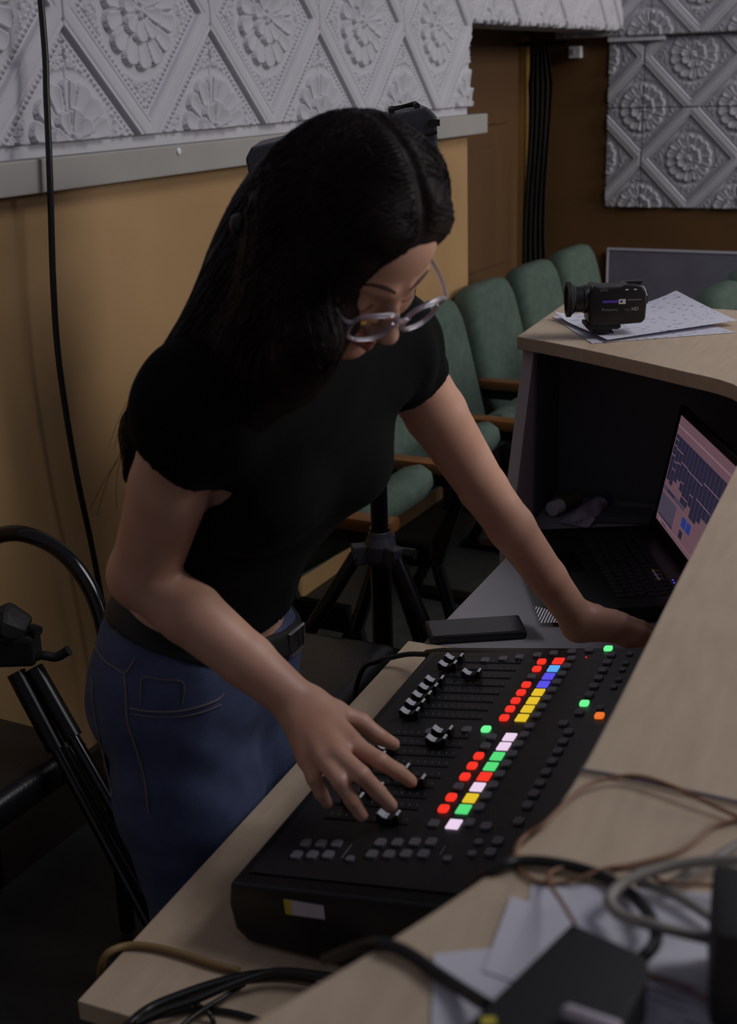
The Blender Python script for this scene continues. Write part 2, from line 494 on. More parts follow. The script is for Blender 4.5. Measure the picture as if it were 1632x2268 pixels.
def make_seat():
    r = empty('theatre_seat', (0, 0, 0), WROT)
    # local x: facing (+t), y: along the row, z up ; origin at floor, centre of seat
    # backrest: rounded slab leaning back
    mb = MB(); n = 9; Hb, Wd = .58, .435
    prof = []
    for i in range(40):
        a = 2 * math.pi * i / 40
        cx, cz = math.cos(a), math.sin(a)
        ex = 5.0 if cz > 0 else 7.0
        yy = Wd / 2 * math.copysign(abs(cx) ** (2 / ex), cx); zz = Hb / 2 * math.copysign(abs(cz) ** (2 / ex), cz)
        prof.append((yy * (.94 + .06 * (1 - (zz / Hb + .5))), zz))
    V = []; F = []
    lay = [(-.045, .90), (-.05, .97), (-.03, 1.0), (.005, 1.0), (.03, .96), (.045, .86), (.052, .6), (.052, .25)]
    for (x, k) in lay:
        for (y, z) in prof:
            V.append((x + (.012 * math.cos(y / Wd * 3) if x > 0 else 0), y * k, z * (1 - (1 - k) * .8)))
    N = len(prof)
    for j in range(len(lay) - 1):
        for i in range(N): F.append((j * N + i, j * N + (i + 1) % N, (j + 1) * N + (i + 1) % N, (j + 1) * N + i))
    F.append(list(range(N))[::-1]); F.append([(len(lay) - 1) * N + i for i in range(N)])
    a = math.radians(-13); R = np.array([[math.cos(a), 0, -math.sin(a)], [0, 1, 0], [math.sin(a), 0, math.cos(a)]])
    R = np.array([[math.cos(a), 0, math.sin(a)], [0, 1, 0], [-math.sin(a), 0, math.cos(a)]])
    V = [R @ np.array(p) + np.array([-.215, 0, .675]) for p in V]
    mb.add(V, F); mb.build('backrest', K['green'], r, smooth=60)
    # seat cushion, rounded front
    mb = MB(); pr = [(-.18, .40), (.12, .385), (.165, .40), (.185, .435), (.165, .475), (.12, .49), (.0, .492), (-.16, .47)]
    sa = math.radians(36); pr = [(-.16 + (x + .16) * math.cos(sa) - (z - .43) * math.sin(sa), .43 + (x + .16) * math.sin(sa) + (z - .43) * math.cos(sa)) for x, z in pr]
    mb.prism([(x, -.208, z) for x, z in pr], (0, .416, 0)); mb.build('seat', K['green'], r, bevel=.02, smooth=60)
    for sgn in (-1,):
        y = sgn * .25
        ar = MB(); ar.box((.02, y, .635), (.20, .03, .017)); arm = ar.build('armrest', K['wood'], r, bevel=.008, smooth=40)
        lg = MB()
        lg.tube([(.20, y, .625), (.10, y, .34), (.19, y, .02)], .020, 6)
        lg.tube([(-.19, y, .62), (-.06, y, .34), (-.22, y, .02)], .020, 6)
        lg.box((-.01, y, .36), (.09, .014, .035)); lg.box((0, y, .60), (.17, .014, .018))
        lg.box((0, y, .012), (.25, .03, .012))
        lg.build('side_frame', K['steel'], r)
    return r


seat = make_seat()
rows = []
for k, s in enumerate((2.88, 3.38, 3.88, 4.38, 4.88, 5.38)):
    rows.append((s, -1.555, 0, k))
for k, s in enumerate((4.04, 4.54, 5.04, 5.54)):
    rows.append((s, -.72, 1, k))
lab1 = ['green upholstered seat of the rear row nearest the camera, behind the speaker stand', 'green upholstered rear-row seat behind the reaching arm',
        'green upholstered rear-row seat beside the glasses, with a wooden armrest', 'green upholstered rear-row seat in front of the wall corner',
        'green upholstered rear-row seat in front of the doorway', 'green upholstered rear-row seat farthest away, below the dark curtain']
lab2 = ['green seat behind the far counter at the right, nearest of its row', 'green seat behind the far counter at the right, second of its row',
        'green seat behind the far counter at the right, third of its row', 'green seat behind the far counter at the right, farthest of its row']
first = True
for s, t, rw, k in rows:
    o = seat if first else copy_tree(seat); first = False
    o.location = Vector(Ww(s, t, 0)); o.rotation_euler = (0, 0, WROT)
    tag(o, (lab1 if rw == 0 else lab2)[k], 'seat', 'rear row of theatre seats' if rw == 0 else 'second row of theatre seats')

# ------------------------------------------------------------------ loudspeaker on a stand
SPY = 2.62
base = pY(842, 1215, SPY); base[2] = 0
st = empty('speaker_stand', base, 0, 'black tripod stand with a hub, under the loudspeaker behind the woman', 'stand')
hubz = float(pY(842, 1215, SPY)[2])
mb = MB(); mb.cyl((0, 0, hubz - .42), (0, 0, hubz + .05), .0235); mb.build('outer_tube', K['steel'], st, smooth=True)
mb = MB(); mb.cyl((0, 0, hubz + .03), (0, 0, .975), .0190); mb.build('pole', K['steel'], st, smooth=True)
mb = MB(); mb.lathe([(.030, -.035), (.036, -.02), (.036, .012), (.028, .03), (.024, .045)], (0, 0, hubz), 20)
for a in (-50, 70, 190):
    c_, s_ = math.cos(math.radians(a)), math.sin(math.radians(a))
    mb.box((c_ * .042, s_ * .042, hubz - .008), (.022, .016, .022), rotz(math.radians(a)))
mb.build('hub', K['darkgrey'], st, bevel=.004)
mb = MB(); mb.lathe([(.028, -.02), (.034, 0), (.028, .02)], (0, 0, hubz - .33), 20); mb.build('collar', K['darkgrey'], st)
for a in (-50, 70, 190):
    c_, s_ = math.cos(math.radians(a)), math.sin(math.radians(a))
    mb = MB(); mb.tube([(c_ * .055, s_ * .055, hubz - .012), (c_ * .50, s_ * .50, .018)], .0165, 12)
    lg = mb.build('leg', K['steel'], st, smooth=True)
    mb = MB(); mb.lathe([(.02, 0), (.022, .02), (.018, .035)], (c_ * .505, s_ * .505, 0), 14); mb.build('rubber_foot', K['matte'], lg)
    mb = MB(); mb.tube([(c_ * .028, s_ * .028, hubz - .33), (c_ * .26, s_ * .26, hubz * .52)], .009, 8); mb.build('brace', K['steel'], st)
mb = MB(); mb.cyl((.045, -.03, hubz + .0), (.075, -.045, hubz + .0), .013); mb.build('knob', K['black'], st)

# cabinet: side profile seen from here, extruded away
sp = empty('loudspeaker', (base[0], SPY, .975), 0, 'black loudspeaker cabinet with a sloping top behind the head', 'loudspeaker')


def spk(px, py): p = pY(px, py, SPY - .12); return p - np.array([base[0], SPY, .975])


P2 = [spk(543, 352), spk(556, 326), spk(945, 236), spk(968, 258), spk(975, 520)]
P2 += [spk(925, 625)]; xr = P2[-1][0]
P2[4] = spk(974, 500)
P2 += [np.array([xr - .06, -.12, 0.0]), np.array([P2[0][0] + .09, -.12, 0.0])]
mb = MB(); mb.prism(P2, (.0, .26, 0)); cab = mb.build('cabinet', K['darkgrey'], sp, bevel=.006)
a, b = spk(560, 392), spk(972, 292)
mb = MB(); mb.tube([a + np.array([.005, -.001, 0]), b + np.array([-.004, -.001, 0])], .0035, 6); mb.build('seam', K['slot'], cab)
mb = MB(); c = spk(962, 272) + np.array([0, -.001, 0]); mb.box(c, (.010, .004, .006)); mb.build('port', K['slot'], cab)
tp = spk(900, 250)
mb = MB(); mb.tube([spk(868, 262) + np.array([0, .02, .012]), spk(868, 262) + np.array([0, .10, .014]), spk(925, 250) + np.array([0, .10, .014]), spk(925, 250) + np.array([0, .02, .012])], .006, 8)
mb.build('handle', K['matte'], cab)
mb = MB(); mb.cyl((0, 0, -.03), (0, 0, .03), .026); mb.build('pole_socket', K['matte'], sp)

# ------------------------------------------------------------------ reception desk
DZ, CZ = .75, 1.16
dk = empty('reception_desk', Dw(1.6, -.2, 0), DROT, 'curved beige reception desk with a raised counter around a lower desktop', 'desk')


def dl(s, t, z): return (t + .2, s - 1.6, z)


mb = MB(); mb.prism([dl(.90, -.762, DZ - .025), dl(.90, .12, DZ - .025), dl(1.883, .12, DZ - .025), dl(1.883, -.762, DZ - .025)], (0, 0, .025))
mb.build('desktop', [K['laminate']], dk, bevel=.002)
mb = MB(); mb.prism([dl(1.888, -.735, DZ - .028), dl(1.888, .12, DZ - .028), dl(2.76, .12, DZ - .028), dl(2.76, -.74, DZ - .028), dl(2.35, -.722, DZ - .028)], (0, 0, .026))
mb.build('side_desktop', K['shadegrey'], dk, bevel=.002)
inner = [(.20, -.43), (.40, -.385), (.536, -.318), (.64, -.268), (.752, -.226), (.883, -.209), (1.30, -.209), (1.757, -.209), (1.95, -.212), (2.12, -.232), (2.249, -.285), (2.328, -.39), (2.40, -.495), (2.467, -.60), (2.52, -.69), (2.561, -.772)]
inner = [tuple(p[:2]) for p in catmull([np.array([a, b, 0]) for a, b in inner], 5)]
outer = [(3.0, -.780), (3.0, -.60), (2.975, -.37), (2.90, -.12), (2.76, .08), (2.55, .23), (2.25, .31), (1.6, .34), (.9, .34), (.5, .28), (.1, .10)]
outer = [tuple(p[:2]) for p in catmull([np.array([a, b, 0]) for a, b in outer], 5)]
mb = MB(); n = len(inner)
# strip of quads between inner and outer edges so the curved top stays clean
ni = 70
def resample(L, n):
    L = [np.array(p) for p in L]; d = np.r_[0, np.cumsum([np.linalg.norm(L[i + 1] - L[i]) for i in range(len(L) - 1)])]
    return [np.array([np.interp(x, d, [p[0] for p in L]), np.interp(x, d, [p[1] for p in L])]) for x in np.linspace(0, d[-1], n)]
A_, B_ = resample(inner, ni), resample(outer[::-1], ni)
V = []; F = []
for i in range(ni):
    for z in (CZ - .028, CZ):
        V.append(dl(A_[i][0], A_[i][1], z)); V.append(dl(B_[i][0], B_[i][1], z))
fm = []
for i in range(ni - 1):
    q = i * 4
    F += [(q + 2, q + 3, q + 7, q + 6), (q, q + 4, q + 5, q + 1), (q, q + 2, q + 6, q + 4), (q + 1, q + 5, q + 7, q + 3)]
F += [(0, 1, 3, 2), (ni * 4 - 4, ni * 4 - 2, ni * 4 - 1, ni * 4 - 3)]
mb.add(V, F); mb.build('counter_top', K['laminate'], dk, bevel=.0025)
# panels under the counter
mb = MB(); mb.prism([dl(2.41, -.762, 0), dl(2.77, -.762, 0), dl(2.77, -.762, CZ - .028), dl(2.575, -.762, CZ - .028), dl(2.41, -.762, DZ)], (.024, 0, 0))
mb.build('end_panel', [K['lamedge']], dk, bevel=.001)
mb = MB(); mb.prism([dl(2.77, -.762, 0), dl(2.77, -.10, 0), dl(2.77, -.10, CZ - .028), dl(2.77, -.762, CZ - .028)], (0, .02, 0)); mb.build('back_panel', K['inner'], dk)
mb = MB(); mb.prism([dl(2.58, -.7375, DZ), dl(2.768, -.7375, DZ), dl(2.768, -.7375, CZ - .03), dl(2.58, -.7375, CZ - .03)], (.004, 0, 0)); mb.build('end_lining', K['inner'], dk)
fr = [(2.77, -.10), (2.60, .06), (2.35, .13), (1.6, .13), (.95, .13), (.6, .10), (.35, -.02)]
fr = [tuple(p[:2]) for p in catmull([np.array([a, b, 0]) for a, b in fr], 4)]
mb = MB(); V = []; F = []
for (s, t) in fr: V += [dl(s, t, 0), dl(s, t, CZ - .028), dl(s + .004, t + .018, 0), dl(s + .004, t + .018, CZ - .028)]
for i in range(len(fr) - 1):
    q = i * 4; F += [(q, q + 1, q + 5, q + 4), (q + 2, q + 6, q + 7, q + 3), (q + 1, q + 3, q + 7, q + 5), (q, q + 4, q + 6, q + 2)]
F += [(0, 2, 3, 1), (len(fr) * 4 - 4, len(fr) * 4 - 3, len(fr) * 4 - 1, len(fr) * 4 - 2)]
mb.add(V, F); mb.build('front_panel', K['laminate'], dk, smooth=40)
for s in (.96, 1.85):
    mb = MB(); mb.box(dl(s, -.31, DZ / 2 - .014), (.40, .011, DZ / 2 - .014)); mb.build('leg_panel', K['laminate'], dk)
# ------------------------------------------------------------------ mixing console
MS, MT = 1.373, -.40
MSL = .14
mx = empty('mixing_console', Dw(MS, MT, DZ), DROT, 'black digital mixing console with rows of lit coloured buttons on the desk', 'mixing console')


def surf(t): return .83 + MSL * (t + .65) - DZ
def ml(s, t, dz=0.0): return np.array([t - MT, s - MS, surf(t) + dz])


s0, s1 = 1.050, 1.700
prof = [(-.632, .004), (-.648, .018), (-.654, .050), (-.650, .080), (-.645, surf(-.645) - .001), (-.30, surf(-.30) - .001), (-.17, .165), (-.13, .165), (-.12, .004)]
mb = MB(); mb.prism([(t - MT, s0 - MS, z) for t, z in prof], (0, s1 - s0, 0)); mb.build('body', K['black'], mx, bevel=.012, segs=3, smooth=50)
mb = MB(); mb.prism([ml(1.072, -.637), ml(1.685, -.637), ml(1.722, -.31), ml(1.072, -.31)], (0, 0, .0012)); mb.build('face_plate', K['mixpanel'], mx)
mb = MB(); mb.prism([(-.645 - MT, s1 - .004 - MS, .004), (-.30 - MT, s1 - .004 - MS, .004), (-.30 - MT, s1 - .004 - MS, surf(-.30)), (-.645 - MT, s1 - .004 - MS, surf(-.645) - .004)], (0, .03, 0))
mb.build('side_cheek', K['black'], mx, bevel=.008, smooth=50)
Rm = basis((math.cos(math.atan(MSL)), 0, math.sin(math.atan(MSL))), (0, 1, 0), (-math.sin(math.atan(MSL)), 0, math.cos(math.atan(MSL))))


def pad(name, w, h, dz, m, round_=True):
    mb = MB()
    if round_:
        P = []
        for i in range(16):
            a = 2 * math.pi * i / 16 + math.pi / 16
            c_, s_ = math.cos(a), math.sin(a)
            P.append(Rm @ np.array([h / 2 * math.copysign(abs(c_) ** .5, c_), w / 2 * math.copysign(abs(s_) ** .5, s_), 0]))
        mb.prism(P, Rm @ np.array([0, 0, dz]))
    else:
        mb.box(Rm @ np.array([0, 0, dz / 2]), (h / 2, w / 2, dz / 2), Rm)
    return mb.mesh(name, m, bevel=.0006)


def place(name, me, s, t, dz=.0012):
    o = link(name, me, mx); o.location = Vector(ml(s, t, dz)); return o


SEL = [1.665, 1.638, 1.611, 1.584, 1.558, 1.531, 1.505, 1.478, 1.422, 1.396, 1.369, 1.342, 1.316, 1.29, 1.263, 1.237, 1.203]
SCOL = ['red', 'cyan', 'blue', 'blue', 'yellow', 'yellow', 'yellow', 'yellow', 'white', 'white', 'green', 'green', 'red', 'white', 'yellow', 'green', 'white']
mesh_sel = {c: pad('scribble_' + c, .0195, .0155, .0022, K['lit_' + c], False) for c in set(SCOL)}
for s, c in zip(SEL, SCOL): place('channel_display', mesh_sel[c], s, -.4345)
bt = pad('button', .0150, .0125, .0035, K['btn'])
bs = pad('small_button', .010, .0095, .003, K['btn'])
br = pad('mute_button_lit', .0155, .0125, .0035, K['lit_red'])
bg = pad('button_green', .0150, .0125, .0035, K['lit_mint'])
bo = pad('button_orange', .0150, .0125, .0035, K['lit_orange'])
MUTE = [1.660, 1.634, 1.607, 1.580, 1.554, 1.528, 1.502, 1.475, 1.419, 1.393, 1.366, 1.340, 1.312, 1.287, 1.261, 1.234, 1.200]
for i, s in enumerate(MUTE): place('mute_button', bt if i in (2, 8, 9, 13, 16) else br, s, -.4585)
for s in [1.673, 1.646, 1.619, 1.592, 1.566, 1.539, 1.513, 1.486, 1.454, 1.429, 1.403, 1.376, 1.350, 1.323, 1.296, 1.270, 1.243, 1.208]: place('solo_button', bt, s, -.417)
for i, s in enumerate([1.689, 1.663, 1.635, 1.609, 1.582, 1.555, 1.527, 1.500, 1.443, 1.416, 1.390, 1.363, 1.335, 1.308, 1.282, 1.255, 1.219]): place('select_button', bg if i == 6 else bt, s, -.361)
place('select_button', bg, 1.712, -.371)
place('layer_button', bg, 1.440, -.473)
place('view_button', bo, 1.492, -.332)
for s, t in ((1.661, -.547), (1.668, -.521), (1.675, -.497), (1.683, -.472), (1.691, -.449), (1.698, -.423), (1.705, -.398), (1.426, -.548), (1.436, -.499), (1.466, -.374), (1.203, -.395)): place('layer_button', bt, s, t)
for s, t in ((1.694, -.335), (1.662, -.334), (1.639, -.334), (1.606, -.332), (1.582, -.333), (1.516, -.337)): place('view_button', bs, s, t)
for t, s in ((-.595, 1.136), (-.576, 1.138), (-.557, 1.141), (-.595, 1.111), (-.576, 1.114), (-.557, 1.117), (-.506, 1.151), (-.486, 1.154), (-.466, 1.158), (-.447, 1.161), (-.506, 1.126), (-.486, 1.129), (-.467, 1.133), (-.447, 1.136), (-.372, 1.175), (-.373, 1.151)): place('assign_button', bt, s, t)
for s, t in ((1.114, -.528), (1.132, -.417), (1.170, -.393), (1.146, -.393)): place('assign_button', bs, s, t)
for (s, t, L) in ((1.130, -.540, .028), (1.149, -.429, .020), (1.172, -.352, .02)):
    mb = MB(); mb.box(np.zeros(3), (.0006, L / 2, .0003)); me = mb.mesh('divider', K['btn']); place('divider', me, s, t)
# fader slots and caps
CAPT = [-.592, -.593, -.546, -.594, -.594, -.594, -.594, -.592, -.525, -.524, -.585, -.590, -.545, -.514, -.560, -.575, -.513]
sl = MB(); sl.box(np.zeros(3), (.056, .0016, .0006), Rm); sl = sl.mesh('fader_slot', K['slot'])
cp = MB()
# saddle-shaped cap: raised ends, dipped middle
pr = [(-.0145, 0), (-.0145, .0115), (-.0115, .0125), (-.006, .0075), (0, .006), (.006, .0075), (.0115, .0125), (.0145, .0115), (.0145, 0)]
cp.prism([Rm @ np.array([x, -.0062, z]) for x, z in pr], (0, .0124, 0))
capm = cp.mesh('fader_cap', K['black'], bevel=.0006)
tp_ = MB(); tp_.prism([Rm @ np.array([x, -.0058, z]) for x, z in ((-.0143, .0117), (-.0115, .0131), (-.0055, .0078), (-.001, .0066), (-.0055, .0072), (-.0115, .0122))], (0, .0116, 0)); capt = tp_.mesh('cap_tip', K['capgrey'])
tq = MB(); tq.prism([Rm @ np.array([x, -.0058, z]) for x, z in ((.0143, .0117), (.0118, .0133), (.0092, .0112), (.0092, .0104), (.0118, .0122))], (0, .0116, 0)); capq = tq.mesh('cap_edge', K['capgrey'])
for s, t in zip(MUTE, CAPT):
    place('fader_slot', sl, s - .004, -.545, .0016)
    c = place('fader_cap', capm, s - .010 if s > 1.45 else s - .004, t, .004)
    link('cap_tip', capt, c); link('cap_edge', capq, c)
for s in MUTE:   # printed level scale beside each slot
    pass
sc_ = MB()
for i in range(11): sc_.box(Rm @ np.array([-.05 + .01 * i, 0, 0]), (.0004, .0022, .0002), Rm)
scm = sc_.mesh('level_scale', K['btn'])
for s in MUTE: place('level_scale', scm, s + .006, -.545, .0014)
# display meters (thin printed lines) between solo and select rows
dm = MB()
for i in range(6): dm.box(Rm @ np.array([-.014 + .0056 * i, 0, 0]), (.0012, .0004, .0002), Rm)
dmm = dm.mesh('meter_scale', K['btn'])
for s in [x + .006 for x in SEL]: place('meter_scale', dmm, s, -.389, .0014)
ld = MB(); ld.box(np.zeros(3), (.0012, .0012, .0006)); place('clip_led', ld.mesh('clip_led', K['lit_red']), 1.682, -.397)
# inventory sticker on the near end
q = [pplane(px, py, Dw(s0 - .0005, 0, 0), da) for px, py in ((628, 1991), (644, 1993), (717, 2006), (720, 2036), (648, 2026), (633, 2024))]
q = [np.array([p @ db - MT, p @ da - MS, p[2] - DZ]) for p in q]
mb = MB(); mb.prism([q[0], q[1], q[4], q[5]], (0, -.0006, 0)); mb.build('sticker_edge', K['yellow'], mx)
mb = MB(); mb.prism([q[1], q[2], q[3], q[4]], (0, -.0006, 0)); mb.build('sticker', K['label'], mx)
# power lead plugged into the far front corner
ed_ = pz(838, 1464, .760)
pts = [ed_ - db * .05 - ZUP * .745, ed_ - db * .055 - ZUP * .40, ed_ - db * .05 - ZUP * .12, ed_ - db * .032 - ZUP * .025, ed_, pz(868, 1456, .768), pz(905, 1449, .775), pz(948, 1449, .785), pz(985, 1444, .80)]
mb = MB(); mb.tube(catmull(pts, 8), .0045, 10)
mb.tube(catmull([pz(945, 1449, .785), pz(985, 1444, .80)], 2), .0075, 10)
o = mb.world('mixer_lead', K['rubber'], smooth=True); tag(o, 'black lead with a ribbed plug running into the far corner of the console', 'cable')

# ------------------------------------------------------------------ laptop
hl, hr = np.array([2.53, -.462]), None
hd = np.array([-.906, .423])       # hinge direction in (s,t)
fd = np.array([-.423, -.906])      # facing direction
LW, LD = .425, .285
lroot = Dw(*(hl + hd * LW / 2), DZ)
# local x along hinge (towards camera), local y towards the user
hx = da * hd[0] + db * hd[1]; fy = da * fd[0] + db * fd[1]
lrz = math.atan2(hx[1], hx[0])
lp = empty('laptop', lroot, lrz, 'open black laptop with a lit screen on the far part of the desk', 'laptop')
sg = 1 if np.dot(np.cross(ZUP, hx), fy) > 0 else -1
def ll(x, y, z): return np.array([x, sg * y, z])
mb = MB(); mb.box(ll(0, LD / 2, .017), (LW / 2, LD / 2, .015)); lb = mb.build('base', K['black'], lp, bevel=.005, smooth=40)
kb = MB(); kb.box(np.zeros(3), (.0078, .0078, .0015)); km = kb.mesh('key', K['matte'], bevel=.0012)
for r_ in range(6):
    for c_ in range(18):
        o = link('key', km, lb); o.location = Vector(ll(-.175 + c_ * .0195 + (r_ % 3) * .003, .055 + r_ * .0195, .0325))
mb = MB(); mb.box(ll(-.02, .225, .0325), (.052, .033, .0006)); mb.build('trackpad', K['gloss'], lb)
tl = math.radians(11)
ey = np.array([0, -sg * math.sin(tl), math.cos(tl)]); ex = np.array([1., 0, 0]); en = np.cross(ex, ey) * 1.0
nrm_ = np.array([0, sg * math.cos(tl), math.sin(tl)])
Rl = basis(ex, ey, nrm_)
lc = lambda x, y, d=0: ll(0, .006, .030) + ex * x + ey * y + nrm_ * d
mb = MB(); mb.box(lc(0, .132, -.006), (LW / 2, .132, .006), basis(ex, ey, np.cross(ex, ey))); lid = mb.build('lid', K['black'], lp, bevel=.003)
SWd, SHt, SY0 = .375, .222, .026
scrm = [mat('screen_pink', (60, 40, 40), .3, emit=(118, 88, 98), estr=.62), mat('screen_navy', (20, 20, 30), .3, emit=(46, 44, 66), estr=.6), mat('screen_grey', (40, 36, 40), .3, emit=(82, 74, 92), estr=.6), mat('screen_blue', (20, 30, 60), .3, emit=(42, 62, 140), estr=.62), mat('screen_line', (60, 50, 60), .3, emit=(150, 116, 132), estr=.6)]
mb = MB()


def sr(u0, u1, v0, v1, mi, d):   # u 0..1 from the far end, v 0..1 from top
    x0, x1 = -SWd / 2 + u0 * SWd, -SWd / 2 + u1 * SWd; y0, y1 = SY0 + SHt * (1 - v1), SY0 + SHt * (1 - v0)
    mb.add([lc(x0, y0, d), lc(x1, y0, d), lc(x1, y1, d), lc(x0, y1, d)], [(0, 1, 2, 3)], mi)


sr(0, 1, 0, 1, 0, .0008)
sr(0, 1, .085, .10, 4, .0010)
hts = [.60, .62, .56, .53, .58, .66, .66, .62, .70, .70, .66, .60, .60, .58, .60, .55]
for i, h in enumerate(hts):
    u0 = .01 + i * .0615
    sr(u0, u0 + .059, .17, h, 1, .0010)
for u0, u1, v in ((.01, .07, .21), (.01, .07, .27), (.07, .19, .28), (.01, .07, .36), (.07, .13, .40), (.13, .19, .38), (.19, .32, .35), (.07, .13, .47), (.19, .25, .52), (.25, .31, .50), (.32, .60, .36), (.32, .44, .60), (.44, .50, .52), (.60, .99, .33), (.55, .80, .50)): sr(u0, u1, v, v + .007, 4, .0012)
sr(0, .42, .66, .70, 2, .0010); sr(.08, .22, .67, .69, 1, .0012); sr(0, .30, .73, .93, 2, .0010); sr(.02, .30, .925, .94, 1, .0012)
sr(.42, .50, .74, .83, 3, .0010); sr(.51, .58, .74, .83, 3, .0010); sr(.42, .48, .86, .93, 1, .0010)
sr(.0, 1, .955, .96, 4, .0012); sr(.05, .09, .965, .985, 4, .0012); sr(.13, .20, .965, .985, 2, .0012)
mb.build('screen', scrm, lid)


def on_lap(px, py):
    p = pz(px, py, DZ + .0325); v = p - lroot; return np.array([v @ hx, sg * (v @ fy), .0323])


q = [on_lap(*p) for p in ((1440, 1261), (1461, 1261), (1464, 1266), (1443, 1266), (1471, 1285), (1450, 1285))]
mb = MB(); mb.prism([q[0], q[1], q[2], q[3]], (0, 0, .0005)); mb.build('sticker_edge', K['yellow'], lb)
mb = MB(); mb.prism([q[3], q[2], q[4], q[5]], (0, 0, .0005)); mb.build('sticker', K['label'], lb)
q = [on_lap(*p) for p in ((1183, 1342), (1212, 1350), (1238, 1379), (1196, 1380))]
bar = paper_mat('barcode_label', (214, 206, 216), (40, 40, 46), 1.0, 60, .30, math.radians(20))
mb = MB(); mb.prism(q, (0, 0, .0005)); mb.build('barcode_sticker', bar, lb)
for px, py in ((1490, 1285), (1493, 1291)):
    mb = MB(); p = on_lap(px, py); mb.box(p + np.array([0, 0, .0006]), (.0014, .0014, .0006)); mb.build('status_led', K['lit_blue'], lb)
mb = MB(); p = on_lap(1275, 1226); mb.box(p + np.array([0, 0, .0004]), (.004, .0018, .0004)); mb.build('maker_mark', K['btn'], lb)

# phone lying at the end of the desk
a, b = pz(952, 1414, DZ + .012), pz(1168, 1400, DZ + .012)
ph = empty('smartphone', (a + b) / 2 - ZUP * .012, math.atan2((b - a)[1], (b - a)[0]), 'black smartphone with a glossy dark screen lying face up on the desk end', 'phone')
L = np.linalg.norm(b - a)
mb = MB(); mb.box((0, .038, .0065), (L / 2, .038, .0065)); pb = mb.build('case', K['black'], ph, bevel=.004, smooth=40)
mb = MB(); mb.box((0, .038, .0133), (L / 2 - .006, .033, .0004)); mb.build('screen_glass', K['gloss'], pb)

# white-capped bottle and cream tube under the far counter, flat case
p0, p1 = Dw(2.60, -.700, DZ), Dw(2.70, -.665, DZ)
bl = empty('cream_bottle', p0, 0, 'small bottle lying on its side with a round white cap facing out', 'bottle')
d = p1 - p0; dn = d / np.linalg.norm(d)
mb = MB(); mb.cyl(ZUP * .0175, ZUP * .0175 + dn * .03, .0165); mb.build('cap', K['white'], bl, smooth=40)
mb = MB(); mb.cyl(ZUP * .0175 + dn * .03, ZUP * .0175 + dn * .10, .0155); mb.build('bottle_body', mat('olive_bottle', (86, 90, 60), .4), bl, smooth=40)
p0 = Dw(2.555, -.640, DZ)
tb = empty('cream_tube', p0, 0, 'white squeeze tube with blue and red print beside the bottle', 'tube')
e1 = da * .97 + db * .24; e2 = db * .97 - da * .24
V = []; F = []
for i, (u, w, h) in enumerate(((0, .036, .002), (.01, .035, .004), (.05, .031, .018), (.10, .024, .028), (.125, .02, .03))):
    for k in range(12):
        an = 2 * math.pi * k / 12; V.append(e1 * u + e2 * w * math.cos(an) + ZUP * (h / 2 + .001 + h / 2 * math.sin(an)))
for i in range(4):
    for k in range(12): F.append((i * 12 + k, i * 12 + (k + 1) % 12, i * 12 + 12 + (k + 1) % 12, i * 12 + 12 + k))
F += [list(range(12)), [48 + k for k in range(12)]]
mb = MB(); mb.add(V, F); tbo = mb.build('tube_body', mat('tube_print', (196, 190, 202), .4, col2=(120, 92, 130), vscale=38), tb, smooth=50)
mb = MB(); mb.cyl(e1 * .125 + ZUP * .016, e1 * .16 + ZUP * .016, .017); mb.build('tube_cap', mat('tube_cap_blue', (70, 72, 110), .4), tb, smooth=40)
q = [pz(*p, DZ + .012) for p in ((1300, 1146), (1440, 1150), (1446, 1124), (1312, 1119))]
mb = MB(); mb.prism([p - ZUP * .012 for p in q], ZUP * .012); o = mb.world('disc_case', mat('clear_case', (90, 88, 94), .2, var=.3, vscale=12), bevel=.001)
tag(o, 'flat clear plastic case lying on the desk below the back panel', 'case')

# ------------------------------------------------------------------ camcorder and papers on the far counter
CZ2 = CZ + .0005


def sheet(name, pix, z, m, label, cat='paper', group=None, th=.0006, lift=None):
    """sheet of paper from its corners; a grid so corners can curl up"""
    a, b, c, d = [pz(px, py, z) for px, py in pix]
    n = 14; V = []; F = []
    for i in range(n + 1):
        for j in range(n + 1):
            u, v = i / n, j / n
            p = a * (1 - u) * (1 - v) + b * u * (1 - v) + c * u * v + d * (1 - u) * v
            if lift: p = p + ZUP * lift(u, v)
            V.append(p)
    N = (n + 1) ** 2
    V += [p - ZUP * th for p in V]
    for i in range(n):
        for j in range(n):
            q = i * (n + 1) + j; F.append((q, q + n + 1, q + n + 2, q + 1)); F.append((N + q, N + q + 1, N + q + n + 2, N + q + n + 1))
    edge = [j for j in range(n + 1)] + [(i) * (n + 1) + n for i in range(1, n + 1)] + [n * (n + 1) + j for j in range(n - 1, -1, -1)] + [i * (n + 1) for i in range(n - 1, 0, -1)]
    for i in range(len(edge)):
        p_, q_ = edge[i], edge[(i + 1) % len(edge)]; F.append((p_, q_, N + q_, N + p_))
    mb = MB(); mb.add(V, F); o = mb.world(name, m, smooth=60); tag(o, label, cat, group); return o


